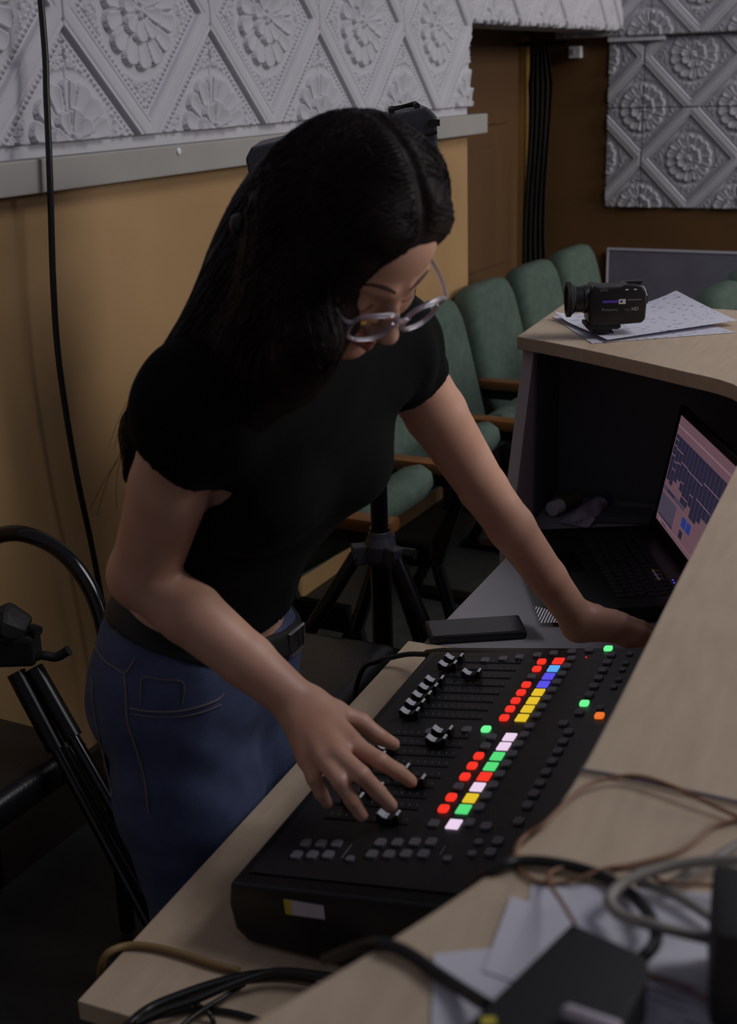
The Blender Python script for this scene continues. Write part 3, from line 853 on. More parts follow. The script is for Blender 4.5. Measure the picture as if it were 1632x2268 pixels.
hand = paper_mat('handwritten_paper', (206, 204, 218), (84, 86, 128), 75, 17, .52, math.radians(-12))
hand2 = paper_mat('handwritten_paper_b', (198, 196, 210), (84, 86, 128), 75, 17, .52, math.radians(18))
sheet('paper_sheet', ((1222, 700), (1310, 760), (1628, 736), (1480, 690)), CZ2 + .001, hand2, 'lower handwritten sheet with a corner sticking out over the counter edge', group='notes under the camcorder', lift=lambda u, v: .006 * max(0, v - .7) * (1 - u))
sheet('paper_sheet', ((1228, 700), (1345, 752), (1632, 713), (1496, 672)), CZ2 + .008, hand, 'upper handwritten sheet with a raised corner under the camcorder', group='notes under the camcorder', lift=lambda u, v: .05 * max(0, (v - .45)) ** 2 * (1 - u) ** 1.2 * 2.0 + .010 * max(0, .12 - v) / .12 * max(0, 1 - 4 * u) + .004 * u * v)
c = pz(1330, 735, CZ + .0115)
cam = empty('camcorder', c, DROT, 'small black camcorder on a plate standing on handwritten sheets', 'camcorder')
# local: x = image right (db-ish), y away, z up ; lens barrel points to -x
px_m = 1.0 / (FPX / float((c - CAM) @ FWD))
k = px_m
cx = RT - ZUP * RT[2]; cx = cx / np.linalg.norm(cx); crz = math.atan2(cx[1], cx[0]); cam.rotation_euler = (0, 0, crz)
X = lambda px: (px - 1335) * k
Z = lambda py: (738 - py) * k / math.cos(TH) * 1.0
mb = MB(); mb.prism([(X(1312), -.02, 0), (X(1362), -.02, 0), (X(1354), -.02, Z(727)), (X(1322), -.02, Z(727))], (0, .045, 0)); mb.build('plate_foot', K['matte'], cam, bevel=.001)
mb = MB(); mb.prism([(X(1298), -.028, Z(724)), (X(1304), -.028, Z(728)), (X(1368), -.028, Z(728)), (X(1375), -.028, Z(724)), (X(1372), -.028, Z(716)), (X(1298), -.028, Z(716))], (0, .06, 0)); mb.build('quick_plate', K['matte'], cam, bevel=.002)
bodyp = [(1302, 655), (1302, 712), (1310, 719), (1368, 718), (1374, 718), (1418, 716), (1426, 708), (1428, 668), (1426, 655), (1417, 639), (1400, 636), (1378, 637), (1370, 641), (1330, 640), (1312, 636)]
mb = MB(); mb.prism([(X(a), -.033, Z(b)) for a, b in bodyp], (0, .066, 0)); cb = mb.build('camera_body', K['black'], cam, bevel=.007, segs=3, smooth=50)
zc = Z(670)
Rb = basis((0, 1, 0), (0, 0, 1), (1, 0, 0))
mb = MB(); mb.lathe([(.026, X(1312)), (.029, X(1305)), (.029, X(1294)), (.027, X(1292)), (.027, X(1276)), (.030, X(1272)), (.030, X(1268))], (0, 0, Z(668)), 28, Rb); barrel = mb.build('lens_barrel', K['black'], cam, smooth=35)
mb = MB(); mb.lathe([(.031, X(1270)), (.0365, X(1266)), (.0365, X(1258)), (.030, X(1257.5)), (.028, X(1264))], (0, 0, Z(668)), 32, Rb); mb.build('lens_hood', K['matte'], barrel, smooth=35)
mb = MB(); mb.box((X(1429), 0, Z(665)), (.004, .02, .014)); mb.build('eyepiece', K['black'], cam, bevel=.003)
mb = MB(); mb.box((X(1405), 0, Z(635.5)), (.016, .012, .003)); mb.build('zoom_rocker', K['black'], cam, bevel=.002)
shoe = K['chrome']
mb = MB(); mb.tube(catmull([(X(1417), -.030, Z(640)), (X(1423), -.031, Z(648)), (X(1427), -.031, Z(660))], 5), .0016, 6); mb.build('trim_edge', K['capgrey'], cam)
sf = lambda px, py, d=0: np.array([X(px), -.0334 - d, Z(py)])
irid = mat('iridescent_label', (120, 60, 170), .25, col2=(60, 70, 200), vscale=90, emit=None)
mb = MB(); mb.prism([sf(1331, 667), sf(1366, 667), sf(1366, 672), sf(1331, 672)], (0, -.0005, 0)); mb.build('foil_label', irid, cam)
mb = MB(); mb.prism([sf(1366, 665), sf(1381, 665), sf(1381, 675), sf(1366, 675)], (0, -.0006, 0)); stk = mb.build('white_sticker', K['white'], cam)
mb = MB(); mb.lathe([(.0022, 0), (.0022, .0004)], sf(1372, 669.5, .0007), 16, basis((1, 0, 0), (0, 0, 1), (0, -1, 0))); mb.build('sticker_mark', K['slot'], stk)
for px in (1383, 1401):
    mb = MB(); mb.box(sf(px, 646), (.003, .0006, .0012)); mb.build('indicator_mark', K['white'], cam)


def text(s, size, loc, R, m, parent, name='lettering', ext=.0002, align='CENTER'):
    cu = bpy.data.curves.new('txt', 'FONT'); cu.body = s; cu.size = size; cu.extrude = ext; cu.align_x = align; cu.align_y = 'CENTER'
    to = bpy.data.objects.new('txt', cu); COL.objects.link(to)
    dg = bpy.context.evaluated_depsgraph_get(); me = bpy.data.meshes.new_from_object(to.evaluated_get(dg))
    bpy.data.objects.remove(to, do_unlink=True); bpy.data.curves.remove(cu)
    me.materials.clear(); me.materials.append(m)
    me.transform(Matrix(np.vstack([np.hstack([R, np.asarray(loc, float).reshape(3, 1)]), [0, 0, 0, 1]]).tolist()))
    o = link(name, me, parent); return o


Rt = basis((1, 0, 0), (0, 0, 1), (0, -1, 0))
K['letter'] = mat('letter_grey', (120, 120, 128), .5); K['letterdim'] = mat('letter_dim', (72, 72, 80), .5); K['letterb'] = mat('letter_bright', (190, 190, 198), .4)
text('Panasonic', .0085, sf(1347, 686), Rt, K['letter'], cam)
text('HD', .0100, sf(1402, 686), Rt, K['letterb'], cam)
text('FULL', .0055, sf(1386, 687), Rt, K['letter'], cam)
text('3MOS', .0062, sf(1333, 646.5), Rt, K['letter'], cam)
text('HC-X900M', .0045, sf(1362, 705), Rt, K['letterdim'], cam)
mb = MB(); mb.prism([sf(1385, 666), sf(1415, 666), sf(1415, 668), sf(1385, 668)], (0, -.0003, 0)); mb.build('small_print', K['letter'], cam)

# ------------------------------------------------------------------ things on the near counter
NZ = CZ
prt = paper_mat('printed_paper', (186, 182, 196), (86, 84, 104), 48, 42, .42, math.radians(35))
sheet('paper_sheet', ((960, 2112), (955, 2300), (1330, 2330), (1290, 2080)), NZ + .0016, K['paper'], 'blank white sheet under the left end of the black power adapter', group='loose papers on the near counter')
sheet('paper_sheet', ((1131, 1984), (1070, 2150), (1330, 2240), (1420, 2080)), NZ + .0026, K['paper'], 'blank white sheet with a corner pointing to the counter edge', group='loose papers on the near counter')
sheet('paper_sheet', ((1178, 1952), (1160, 2080), (1620, 2200), (1680, 1985)), NZ + .0008, K['paper'], 'large white sheet beneath the grey cable loop', group='loose papers on the near counter')
sheet('paper_sheet', ((1420, 2165), (1330, 2330), (1700, 2360), (1700, 2190)), NZ + .0036, prt, 'printed sheet of text in the bottom right corner of the counter', group='loose papers on the near counter')
AZ = NZ + .035
q = [pz(*p, AZ) for p in ((1266, 2040), (1436, 2116), (1434, 2172), (1385, 2262), (1330, 2400), (960, 2400), (1030, 2268))]
ab = sum(q) / len(q); ab[2] = NZ + .004
ad = empty('power_adapter', ab, 0, 'large black power adapter brick lying on white sheets', 'power adapter')
mb = MB(); mb.prism([p - ab - ZUP * .031 for p in q], ZUP * .031); mb.build('brick', K['matte'], ad, bevel=.004, smooth=40)
p = pz(1082, 2263, AZ) - ab
mb = MB(); mb.box(p + ZUP * .0004, (.004, .003, .0005)); mb.build('yellow_sticker', K['yellow'], ad)
q = [pz(*p, NZ + .07) for p in ((1578, 1905), (1720, 1930), (1720, 2090), (1582, 2068))]
mb = MB(); mb.prism([p - ZUP * .066 for p in q], ZUP * .066); o = mb.world('charger_box', K['matte'], bevel=.006, smooth=40)
tag(o, 'black charger box at the right edge of the counter, beside the grey cable', 'charger')
p0, p1 = pz(1246, 2237, AZ + .006), pz(1370, 2280, AZ + .006)
mb = MB(); mb.tube([p0, p0 + (p1 - p0) * .08, p1], [.002, .0045, .0045], 10); o = mb.world('white_pen', K['label'], smooth=True); tag(o, 'white pen lying on top of the black power adapter', 'pen')


def cable(name, pix, r, m, label, cat='cable', z=NZ, zf=None):
    P = []
    for i, p in enumerate(pix):
        zz = z + r + .0012 + (p[2] if len(p) > 2 else 0)
        P.append(pz(p[0], p[1], zz))
    mb = MB(); mb.tube(catmull(P, 8), r, 10); o = mb.world(name, m, smooth=True); tag(o, label, cat); return o


K['brownwire'] = mat('brown_wire', (132, 92, 66), .5); K['greycable'] = mat('grey_cable', (142, 136, 128), .5); K['bluewire'] = mat('bluegrey_wire', (92, 92, 108), .5)
K['redwire'] = mat('reddish_wire', (124, 84, 80), .5); K['beige'] = mat('beige_cable', (138, 112, 70), .45)
cable('wire', [(1283, 1705), (1400, 1725), (1520, 1752), (1700, 1792)], .0017, K['bluewire'], 'thin blue-grey wire crossing the counter to the right edge', 'wire')
cable('wire', [(1140, 1905), (1146, 1875), (1165, 1850), (1205, 1825, .004), (1250, 1780, .004), (1300, 1740, .004), (1360, 1722, .004), (1420, 1720, .006), (1490, 1742, .006), (1560, 1775, .004), (1680, 1830)], .0017, K['brownwire'], 'brown wire arching over the blue-grey wire', 'wire')
cable('wire', [(1680, 1805), (1632, 1815), (1580, 1830), (1530, 1870), (1480, 1895), (1400, 1915), (1350, 1925)], .0018, K['brownwire'], 'brown wire curving down from the right edge to the cable tangle', 'wire')
cable('wire', [(1142, 1905), (1160, 1935), (1200, 1955), (1250, 1955), (1290, 1942, .004), (1360, 1921, .006), (1430, 1935, .008), (1480, 1955, .012), (1600, 1962, .012)], .0015, K['brownwire'], 'thin brown wire looping beside the counter edge', 'wire')
cable('wire', [(1272, 2045, .036), (1245, 2000, .022), (1217, 1957, .008), (1220, 1932, .004), (1258, 1918, .002)], .0015, K['brownwire'], 'thin brown wire rising from the corner of the power adapter', 'wire')
cable('black_cable', [(1040, 1965, -.05), (1075, 1940, -.01), (1110, 1918), (1150, 1908), (1210, 1909), (1290, 1925), (1355, 1952), (1410, 1992, .004), (1445, 2040, .012), (1452, 2085, .018), (1425, 2120, .022)], .0042, K['rubber'], 'thick black cable curving from the counter edge to the power adapter')
cable('grey_cable', [(1700, 1905, .025), (1632, 1905, .022), (1560, 1908, .018), (1480, 1920, .014), (1400, 1945, .012), (1358, 1975, .010), (1350, 2000, .010), (1380, 2030, .012), (1450, 2050, .022), (1540, 2072, .014), (1632, 2092, .008), (1720, 2110, .004)], .0040, K['greycable'], 'thick grey cable bent in a loop over the white sheet')
cable('grey_cable', [(1700, 1840, .012), (1632, 1872, .010), (1570, 1910, .008), (1500, 1950, .006), (1470, 1968, .004)], .0036, K['greycable'], 'grey cable running down from the right edge under the grey loop')
cable('grey_cable', [(1410, 1955, .004), (1450, 1965, .004), (1510, 1990, .004), (1600, 2050, .004)], .0034, K['greycable'], 'short grey cable slanting across the white sheet to the charger box')
cable('wire', [(1425, 2163, .008), (1490, 2175, .006), (1550, 2205, .006), (1660, 2262, .006)], .0016, K['redwire'], 'reddish wire lying across the printed sheet', 'wire')
cable('black_cable', [(720, 2125, -.12), (775, 2105, -.05), (820, 2092, -.008), (860, 2094), (905, 2112), (960, 2150), (1020, 2190, .003), (1080, 2228, .012)], .0044, K['rubber'], 'thick black cable coming over the counter edge into the adapter')

# cables on the lower desktop, bottom left
cable('black_cable', [(230, 2330, -.06), (275, 2280), (330, 2235), (400, 2205), (480, 2178), (560, 2160), (640, 2157), (720, 2170), (800, 2185)], .0058, K['rubber'], 'thick black cable lying along the near end of the desktop', z=DZ)
cable('black_cable', [(300, 2268, .012), (360, 2240, .013), (430, 2216, .013), (500, 2186, .014), (580, 2158, .014), (640, 2152, .014), (740, 2164, .014)], .0046, K['rubber'], 'second black cable bundled with the thick one on the desktop', z=DZ)
cable('black_cable', [(310, 2265), (360, 2245), (430, 2236), (500, 2240), (570, 2258), (640, 2290)], .0032, K['rubber'], 'thin black cable arching across the bottom of the desktop', z=DZ)
cable('black_cable', [(385, 2290, .007), (430, 2250, .007), (490, 2212, .007), (540, 2180, .003)], .0030, K['rubber'], 'thin black cable slanting up into the cable bundle', z=DZ)
cable('black_cable', [(380, 2222), (420, 2220), (455, 2238, .007), (472, 2262), (475, 2300)], .0028, K['rubber'], 'thin black cable hooking down at the bottom of the desktop', z=DZ)
cable('beige_cable', [(226, 2190, -.10), (222, 2152, -.03), (238, 2112, -.001), (285, 2094), (345, 2098), (410, 2115), (480, 2138), (530, 2150)], .0042, K['beige'], 'beige cable hooking over the front edge of the desktop', z=DZ)
sheet('cable_tag', ((700, 2160), (700, 2172), (745, 2180), (738, 2164)), DZ + .014, K['white'], 'small white tag lying on the black cables', 'tag')

# ------------------------------------------------------------------ dark furniture and gear at the left
# black bentwood-style chair arm tube behind the woman
fc = Ww(1.75, -1.45, 0)
ch = empty('tube_chair', fc, 0, 'black chair with an arched tubular frame at the left behind the woman', 'chair')
arch = [pY(-60, 1215, 2.35), pY(-10, 1188, 2.35), pY(45, 1182, 2.34), pY(105, 1202, 2.33), pY(155, 1240, 2.31), pY(195, 1295, 2.29), pY(220, 1355, 2.27), pY(236, 1430, 2.25), pY(244, 1560, 2.24), pY(250, 1760, 2.23)]
mb = MB(); mb.tube([p - fc for p in catmull(arch, 8)], .0165, 14); mb.build('arm_tube', K['gloss'], ch, smooth=True)
cx_ = pY(80, 1600, 2.5)
mb = MB(); sc0 = arch[-1] - fc - va * .18 - ua * .22; sc0[2] = .44
mb.box(sc0, (.16, .20, .035), rotz(WROT)); mb.build('seat', K['leather'], ch, bevel=.03, segs=3, smooth=50)
pb_ = arch[-1] - fc
leg = [np.array([pb_[0], pb_[1], pb_[2]]), np.array([pb_[0], pb_[1], .30]), np.array([pb_[0], pb_[1], .016])]
mb = MB(); mb.tube(catmull(leg, 6), .0165, 12); mb.build('leg', K['gloss'], ch, smooth=True)
for of_ in (va * -.36, va * -.36 - ua * .42, -ua * .42):
    b_ = np.array([pb_[0], pb_[1], 0]) + of_
    mb = MB(); mb.tube([b_ + ZUP * .42, b_ + ZUP * .016], .0165, 12); mb.build('leg', K['gloss'], ch, smooth=True)
# folded camera tripod leaning against the wall
tb0 = pY(215, 1800, 2.05); tb0[2] = 0.0
tr = empty('camera_tripod', tb0, 0, 'folded black camera tripod with a pan handle leaning at the far left', 'tripod')
T = lambda px, py, y: pY(px, py, y) - tb0
mb = MB(); mb.tube([T(-30, 1400, 2.18), T(20, 1385, 2.18), T(60, 1400, 2.18)], [.035, .045, .030], 12); mb.box(T(30, 1430, 2.18), (.045, .035, .03)); mb.build('pan_head', K['matte'], tr, bevel=.008)
mb = MB(); mb.tube(catmull([T(65, 1462, 2.16), T(95, 1452, 2.16), T(125, 1455, 2.16), T(152, 1440, 2.16)], 6), [.007] * 6 + [.009] * 12 + [.011], 10); mb.build('pan_handle', K['matte'], tr, smooth=True)
mb = MB(); mb.tube([T(86, 1398, 2.16), T(72, 1392, 2.17)], .010, 10); mb.build('knob', K['matte'], tr)
for (ax_, bx_) in (((35, 1490, 2.16), (200, 1800, 2.06)), ((75, 1480, 2.17), (235, 1760, 2.07)), ((50, 1500, 2.20), (215, 1790, 2.12))):
    a_, b_ = T(*ax_), T(*bx_)
    mb = MB(); mb.tube([a_, a_ + (b_ - a_) * .55], .018, 10); lg = mb.build('leg', K['steel'], tr, smooth=True)
    e_ = b_ + (b_ - a_) * ((-tb0[2] - b_[2]) / (b_ - a_)[2])
    mb = MB(); mb.tube([a_ + (b_ - a_) * .50, e_], .012, 10); mb.build('leg_tube', K['gloss'], lg, smooth=True)
# padded stool seat between woman and speaker stand
c = pY(760, 1500, 2.25)
so = empty('padded_stool', np.array([c[0] - .13, c[1] + .03, 0]), DROT, 'black leather padded seat behind the desk edge, beside the jeans', 'stool')
zt = float(c[2])
mb = MB(); mb.box((0, 0, zt - .03), (.185, .19, .042)); mb.build('cushion', K['leather'], so, bevel=.032, segs=4, smooth=60)
mb = MB(); mb.cyl((0, 0, .07), (0, 0, zt - .07), .025); mb.build('column', K['gloss'], so, smooth=True)
for k_ in range(5):
    a_ = k_ * 2 * math.pi / 5
    mb = MB(); mb.tube([(0, 0, .085), (.24 * math.cos(a_), .24 * math.sin(a_), .05)], .016, 8); lg = mb.build('foot_spoke', K['steel'], so)
    mb = MB(); mb.lathe([(.012, 0), (.024, .008), (.024, .04), (.010, .05)], (.24 * math.cos(a_), .24 * math.sin(a_), 0), 14); mb.build('castor', K['matte'], lg)
# ------------------------------------------------------------------ the woman
# body, clothes and hair are grown from distance fields so that limbs blend and taper


class SDF:
    def __init__(s, lo, hi, h):
        s.lo = np.asarray(lo, float); s.h = h
        s.n = np.ceil((np.asarray(hi) - s.lo) / h).astype(int) + 1
        s.F = np.full(tuple(s.n), .06, np.float32)

    def win(s, lo, hi):
        a = np.clip(np.floor((lo - s.lo) / s.h).astype(int), 0, s.n - 1); b = np.clip(np.ceil((hi - s.lo) / s.h).astype(int) + 1, 1, s.n)
        if np.any(b <= a): return None
        sl = tuple(slice(int(a[i]), int(b[i])) for i in range(3))
        g = [(s.lo[i] + s.h * np.arange(a[i], b[i])).astype(np.float32) for i in range(3)]
        return sl, g[0][:, None, None], g[1][None, :, None], g[2][None, None, :]

    def merge(s, sl, d, k, sub=False):
        A = s.F[sl]
        if sub: d = -d; hh = np.clip(.5 - .5 * (A - d) / k, 0, 1); s.F[sl] = A * (1 - hh) + d * hh + k * hh * (1 - hh)
        else:
            hh = np.clip(.5 + .5 * (A - d) / k, 0, 1); s.F[sl] = A * (1 - hh) + d * hh - k * hh * (1 - hh)

    def cone(s, a, b, r1, r2, k=.02, sub=False):
        a, b = np.asarray(a, float), np.asarray(b, float); m = max(r1, r2) + .05
        w = s.win(np.minimum(a, b) - m, np.maximum(a, b) + m)
        if w is None: return
        sl, x, y, z = w; ab = b - a; L = float(ab @ ab) + 1e-12
        t = np.clip(((x - a[0]) * ab[0] + (y - a[1]) * ab[1] + (z - a[2]) * ab[2]) / L, 0, 1)
        d = np.sqrt((x - a[0] - t * ab[0]) ** 2 + (y - a[1] - t * ab[1]) ** 2 + (z - a[2] - t * ab[2]) ** 2) - (r1 + (r2 - r1) * t)
        s.merge(sl, d.astype(np.float32), k, sub)

    def chain(s, P, R, k=.02):
        for i in range(len(P) - 1): s.cone(P[i], P[i + 1], R[i], R[i + 1], k)

    def ell(s, c, R, r, k=.02, sub=False):
        """R columns: axes"""
        c = np.asarray(c, float); m = max(r) + .05; w = s.win(c - m, c + m)
        if w is None: return
        sl, x, y, z = w; r = np.asarray(r, float)
        q = [((x - c[0]) * R[0, i] + (y - c[1]) * R[1, i] + (z - c[2]) * R[2, i]) for i in range(3)]
        k0 = np.sqrt(sum((q[i] / r[i]) ** 2 for i in range(3))); k1 = np.sqrt(sum((q[i] / r[i] ** 2) ** 2 for i in range(3)))
        d = k0 * (k0 - 1) / (k1 + 1e-6)
        s.merge(sl, d.astype(np.float32), k, sub)

    def plane(s, p, n, k=.003):
        """cut away the side n points to"""
        n = np.asarray(n, float) / np.linalg.norm(n)
        x, y, z = [(s.lo[i] + s.h * np.arange(s.n[i])).astype(np.float32) for i in range(3)]
        d = ((x - p[0]) * n[0])[:, None, None] + ((y - p[1]) * n[1])[None, :, None] + ((z - p[2]) * n[2])[None, None, :]
        s.F = np.maximum(s.F, d.astype(np.float32))

    def local_plane(s, p, n, rad):
        """the same cut, only inside a sphere around p"""
        n = np.asarray(n, float) / np.linalg.norm(n); p = np.asarray(p, float)
        sl, x, y, z = s.win(p - rad, p + rad)
        d = (x - p[0]) * n[0] + (y - p[1]) * n[1] + (z - p[2]) * n[2]
        ins = ((x - p[0]) ** 2 + (y - p[1]) ** 2 + (z - p[2]) ** 2) < rad * rad
        A = s.F[sl]; s.F[sl] = np.where(ins, np.maximum(A, d), A)

    def mesh(s, name, mats, smooth=2):
        F = s.F; ins = F < 0
        nx, ny, nz = F.shape
        c = np.zeros((nx - 1, ny - 1, nz - 1), np.int8)
        for i in (0, 1):
            for j in (0, 1):
                for k in (0, 1): c += ins[i:nx - 1 + i, j:ny - 1 + j, k:nz - 1 + k]
        I, J, Kk = np.nonzero((c > 0) & (c < 8))
        vid = np.full(c.shape, -1, np.int32); vid[I, J, Kk] = np.arange(len(I))
        S = np.zeros((len(I), 3)); N = np.zeros(len(I))
        co = [(i, j, k) for i in (0, 1) for j in (0, 1) for k in (0, 1)]
        val = {q: F[I + q[0], J + q[1], Kk + q[2]] for q in co}
        for q in co:
            for ax in range(3):
                if q[ax]: continue
                p = list(q); p[ax] = 1; p = tuple(p)
                a, b = val[q], val[p]; m = (a < 0) != (b < 0)
                t = np.where(m, a / np.where(m, a - b, 1), 0)
                for x in range(3): S[:, x] += np.where(m, q[x] + (t if x == ax else 0), 0)
                N += m
        P = (np.stack([I, J, Kk], 1) + S / N[:, None]) * s.h + s.lo
        Q = []
        for ax in range(3):
            sl0 = [slice(None)] * 3; sl1 = [slice(None)] * 3; sl0[ax] = slice(0, -1); sl1[ax] = slice(1, None)
            a, b = ins[tuple(sl0)], ins[tuple(sl1)]
            X = np.argwhere(a != b); o1, o2 = [(1, 2), (2, 0), (0, 1)][ax]
            X = X[(X[:, o1] > 0) & (X[:, o2] > 0) & (X[:, o1] < s.n[o1] - 1) & (X[:, o2] < s.n[o2] - 1)]
            fl = a[X[:, 0], X[:, 1], X[:, 2]]
            def g(d1, d2):
                Y = X.copy(); Y[:, o1] -= d1; Y[:, o2] -= d2; return vid[Y[:, 0], Y[:, 1], Y[:, 2]]
            q = np.stack([g(1, 1), g(0, 1), g(0, 0), g(1, 0)], 1)
            q[~fl] = q[~fl][:, ::-1]; Q.append(q)
        Q = np.concatenate(Q); Q = Q[(Q >= 0).all(1)]
        for _ in range(smooth):   # light relaxation
            A = np.zeros_like(P); W = np.zeros(len(P))
            for e in range(4):
                i, j = Q[:, e], Q[:, (e + 1) % 4]
                np.add.at(A, i, P[j]); np.add.at(W, i, 1); np.add.at(A, j, P[i]); np.add.at(W, j, 1)
            P = P * .5 + .5 * A / np.maximum(W, 1)[:, None]
        c0 = P.mean(0); vol = np.einsum('ij,ij->', P[Q[:, 0]] - c0, np.cross(P[Q[:, 1]] - c0, P[Q[:, 2]] - c0))
        if vol < 0: Q = Q[:, ::-1]
        me = bpy.data.meshes.new(name); me.from_pydata(P.tolist(), [], Q.tolist())
        for m in (mats if isinstance(mats, (list, tuple)) else [mats]): me.materials.append(m)
        me.polygons.foreach_set('use_smooth', [True] * len(me.polygons)); me.update()
        return me, P, Q


def unit(v): v = np.asarray(v, float); return v / np.linalg.norm(v)


K['skin'] = mat('skin', (210, 164, 142), .48, col2=(198, 146, 124), vscale=14, bump=.03, bscale=120)
K['skin'].node_tree.nodes['Principled BSDF'].inputs['Subsurface Weight'].default_value = .08
K['skin'].node_tree.nodes['Principled BSDF'].inputs['Subsurface Radius'].default_value = (.01, .004, .002)
K['lips'] = mat('lips', (176, 104, 96), .4); K['brow'] = mat('brow_hair', (74, 48, 40), .8); K['nail'] = mat('nail', (206, 148, 134), .25)
K['tee'] = mat('black_jersey', (10, 10, 12), .95, bump=.12, bscale=220, spec=.15)
K['denim'] = mat('blue_denim', (76, 86, 120), .85, col2=(60, 70, 102), vscale=26, bump=.2, bscale=500)
K['stitch'] = mat('denim_stitch', (120, 112, 112), .8)
K['hair'] = mat('dark_brown_hair', (30, 19, 19), .5, col2=(20, 13, 14), vscale=30, stretch=(1, 1, .12), spec=.10)

# --- skeleton
Rs, Re = pY(432, 905, 1.42), pY(318, 1272, 1.50)
Rw = pz(672, 1568, .935)
Ls, Le = pY(866, 760, 1.67), pY(1070, 1082, 1.835)
Lw = pz(1283, 1378, .842)
pel = Dw(1.42, -.905, .93); hipL, hipR = Dw(1.505, -.90, .885), Dw(1.335, -.90, .885)
abd = Dw(1.415, -.865, 1.06); rib = Dw(1.405, -.80, 1.17); che = Dw(1.395, -.745, 1.255)
neck = (Rs + Ls) / 2 + np.array([-.01, .015, .045])
latP = da; latC = unit((Ls - Rs) * [1, 1, 0]); fwdC = np.array([latC[1], -latC[0], 0]); fwdP = db
lat1 = unit(latP * .65 + latC * .35); f1 = np.array([lat1[1], -lat1[0], 0])
lat2 = unit(latP * .3 + latC * .7); f2 = np.array([lat2[1], -lat2[0], 0])
# head frame
HY, HP, HR = math.radians(42), math.radians(44), math.radians(4)
hf = np.array([math.sin(HY) * math.cos(HP), -math.cos(HY) * math.cos(HP), -math.sin(HP)])
hu = np.array([math.sin(HY) * math.sin(HP), -math.cos(HY) * math.sin(HP), math.cos(HP)])
hlft = np.cross(hu, hf)
hu, hlft = hu * math.cos(HR) - hlft * math.sin(HR), hlft * math.cos(HR) + hu * math.sin(HR)
HC = pY(778, 512, 1.375); HS = .975
def hd_(l, f, u): return HC + HS * (hlft * l + hf * f + hu * u)
HRm = basis(hlft, hf, hu)


def torso(S, g=0.0, k=.05):
    S.ell(pel, basis(latP, fwdP, ZUP), (.165 + g, .115 + g, .13 + g), k)
    S.ell(abd, basis(latP, fwdP, ZUP), (.130 + g, .098 + g, .13 + g), k)
    ax = unit(che - abd)
    S.ell(rib, basis(lat1, np.cross(ax, lat1), ax), (.135 + g, .10 + g, .13 + g), k)
    S.ell(che, basis(lat2, np.cross(ax, lat2), ax), (.150 + g, .105 + g, .12 + g), k)
    m = (Rs + Ls) / 2
    S.cone(m + (Rs - m) * .80, m + (Ls - m) * .80, .062 + g, .062 + g, k)
    for sg_, off in ((1, .07), (-1, -.07)):
        S.ell(che + latC * off + fwdC * .046 + ZUP * -.035, np.eye(3), (.060 + g, .060 + g, .060 + g), .03)


# --- right hand joints (pixels on the console, heights above it)
def J(px, py, z): return pz(px, py, z)
RH = dict(
    thumb=[J(745, 1580, .925), J(800, 1600, .912), J(840, 1632, .894), J(872, 1648, .880)],
    index=[J(786, 1652, .930), J(842, 1686, .922), J(882, 1710, .902), J(910, 1731, .884)],
    middle=[J(750, 1672, .932), J(800, 1716, .924), J(836, 1753, .900), J(866, 1784, .879)],
    ring=[J(714, 1680, .926), J(753, 1730, .917), J(779, 1772, .895), J(801, 1806, .875)],
    pinky=[J(678, 1682, .915), J(695, 1724, .905), J(711, 1757, .885), J(725, 1780, .869)])
RR = dict(thumb=[.0142, .0122, .0106, .0088], index=[.0120, .0107, .0097, .0086], middle=[.0122, .0108, .0098, .0086], ring=[.0117, .0103, .0093, .0082], pinky=[.0106, .0093, .0084, .0074])
Lh = dict(
    thumb=[J(1318, 1360, .845), J(1360, 1366, .832), J(1400, 1380, .815), J(1430, 1392, .802)],
    index=[J(1376, 1374, .852), J(1420, 1388, .838), J(1452, 1404, .818), J(1470, 1418, .800)],
    middle=[J(1375, 1384, .848), J(1420, 1402, .835), J(1455, 1420, .815), J(1476, 1436, .797)],
    ring=[J(1365, 1396, .838), J(1408, 1414, .826), J(1440, 1430, .808), J(1460, 1444, .795)],
    pinky=[J(1350, 1406, .828), J(1385, 1422, .818), J(1412, 1434, .803), J(1430, 1446, .794)])
LR = RR

S = SDF((-.44, 1.12, .76), (.60, 2.06, 1.70), .0034)
torso(S)
S.cone(neck - ZUP * .03, hd_(0, -.035, -.075), .056, .053, .03)
for A, E_, Wp, hnd, rad, sc in ((Rs, Re, Rw, RH, RR, 1.0), (Ls, Le, Lw, Lh, LR, .88)):
    S.ell(A, np.eye(3), (.058 * sc,) * 3, .04)
    m1 = A + (E_ - A) * .45
    S.chain([A, m1, E_], [.053 * sc, .050 * sc, .0425 * sc], .008)
    m2 = E_ + (Wp - E_) * .28; m3 = E_ + (Wp - E_) * .65
    if sc == 1.0: S.ell(E_, np.eye(3), (.0415,) * 3, .02)
    S.chain([E_, m2, m3, Wp], [.0425 * sc, .0415 * sc, .035 * sc, .0275], .008)
    # wrist is wider than deep
    kn = [hnd[f][0] for f in ('index', 'middle', 'ring', 'pinky')]
    side = unit(kn[0] - kn[3]); S.cone(Wp - side * .009, Wp + side * .009, .023, .023, .015)
    for f, j in zip(('index', 'middle', 'ring', 'pinky'), kn):
        base_ = Wp + (j - Wp) * .18 + side * {'index': .012, 'middle': .004, 'ring': -.005, 'pinky': -.012}[f]
        S.cone(base_, j, .0175, rad[f][0] + .0015, .012)
    S.cone(Wp + side * .012, hnd['thumb'][0], .018, .0145, .014)
    S.cone(hnd['thumb'][0], (kn[0] + Wp) / 2, .013, .012, .014)
    for f in hnd: S.chain(hnd[f], rad[f], .004)
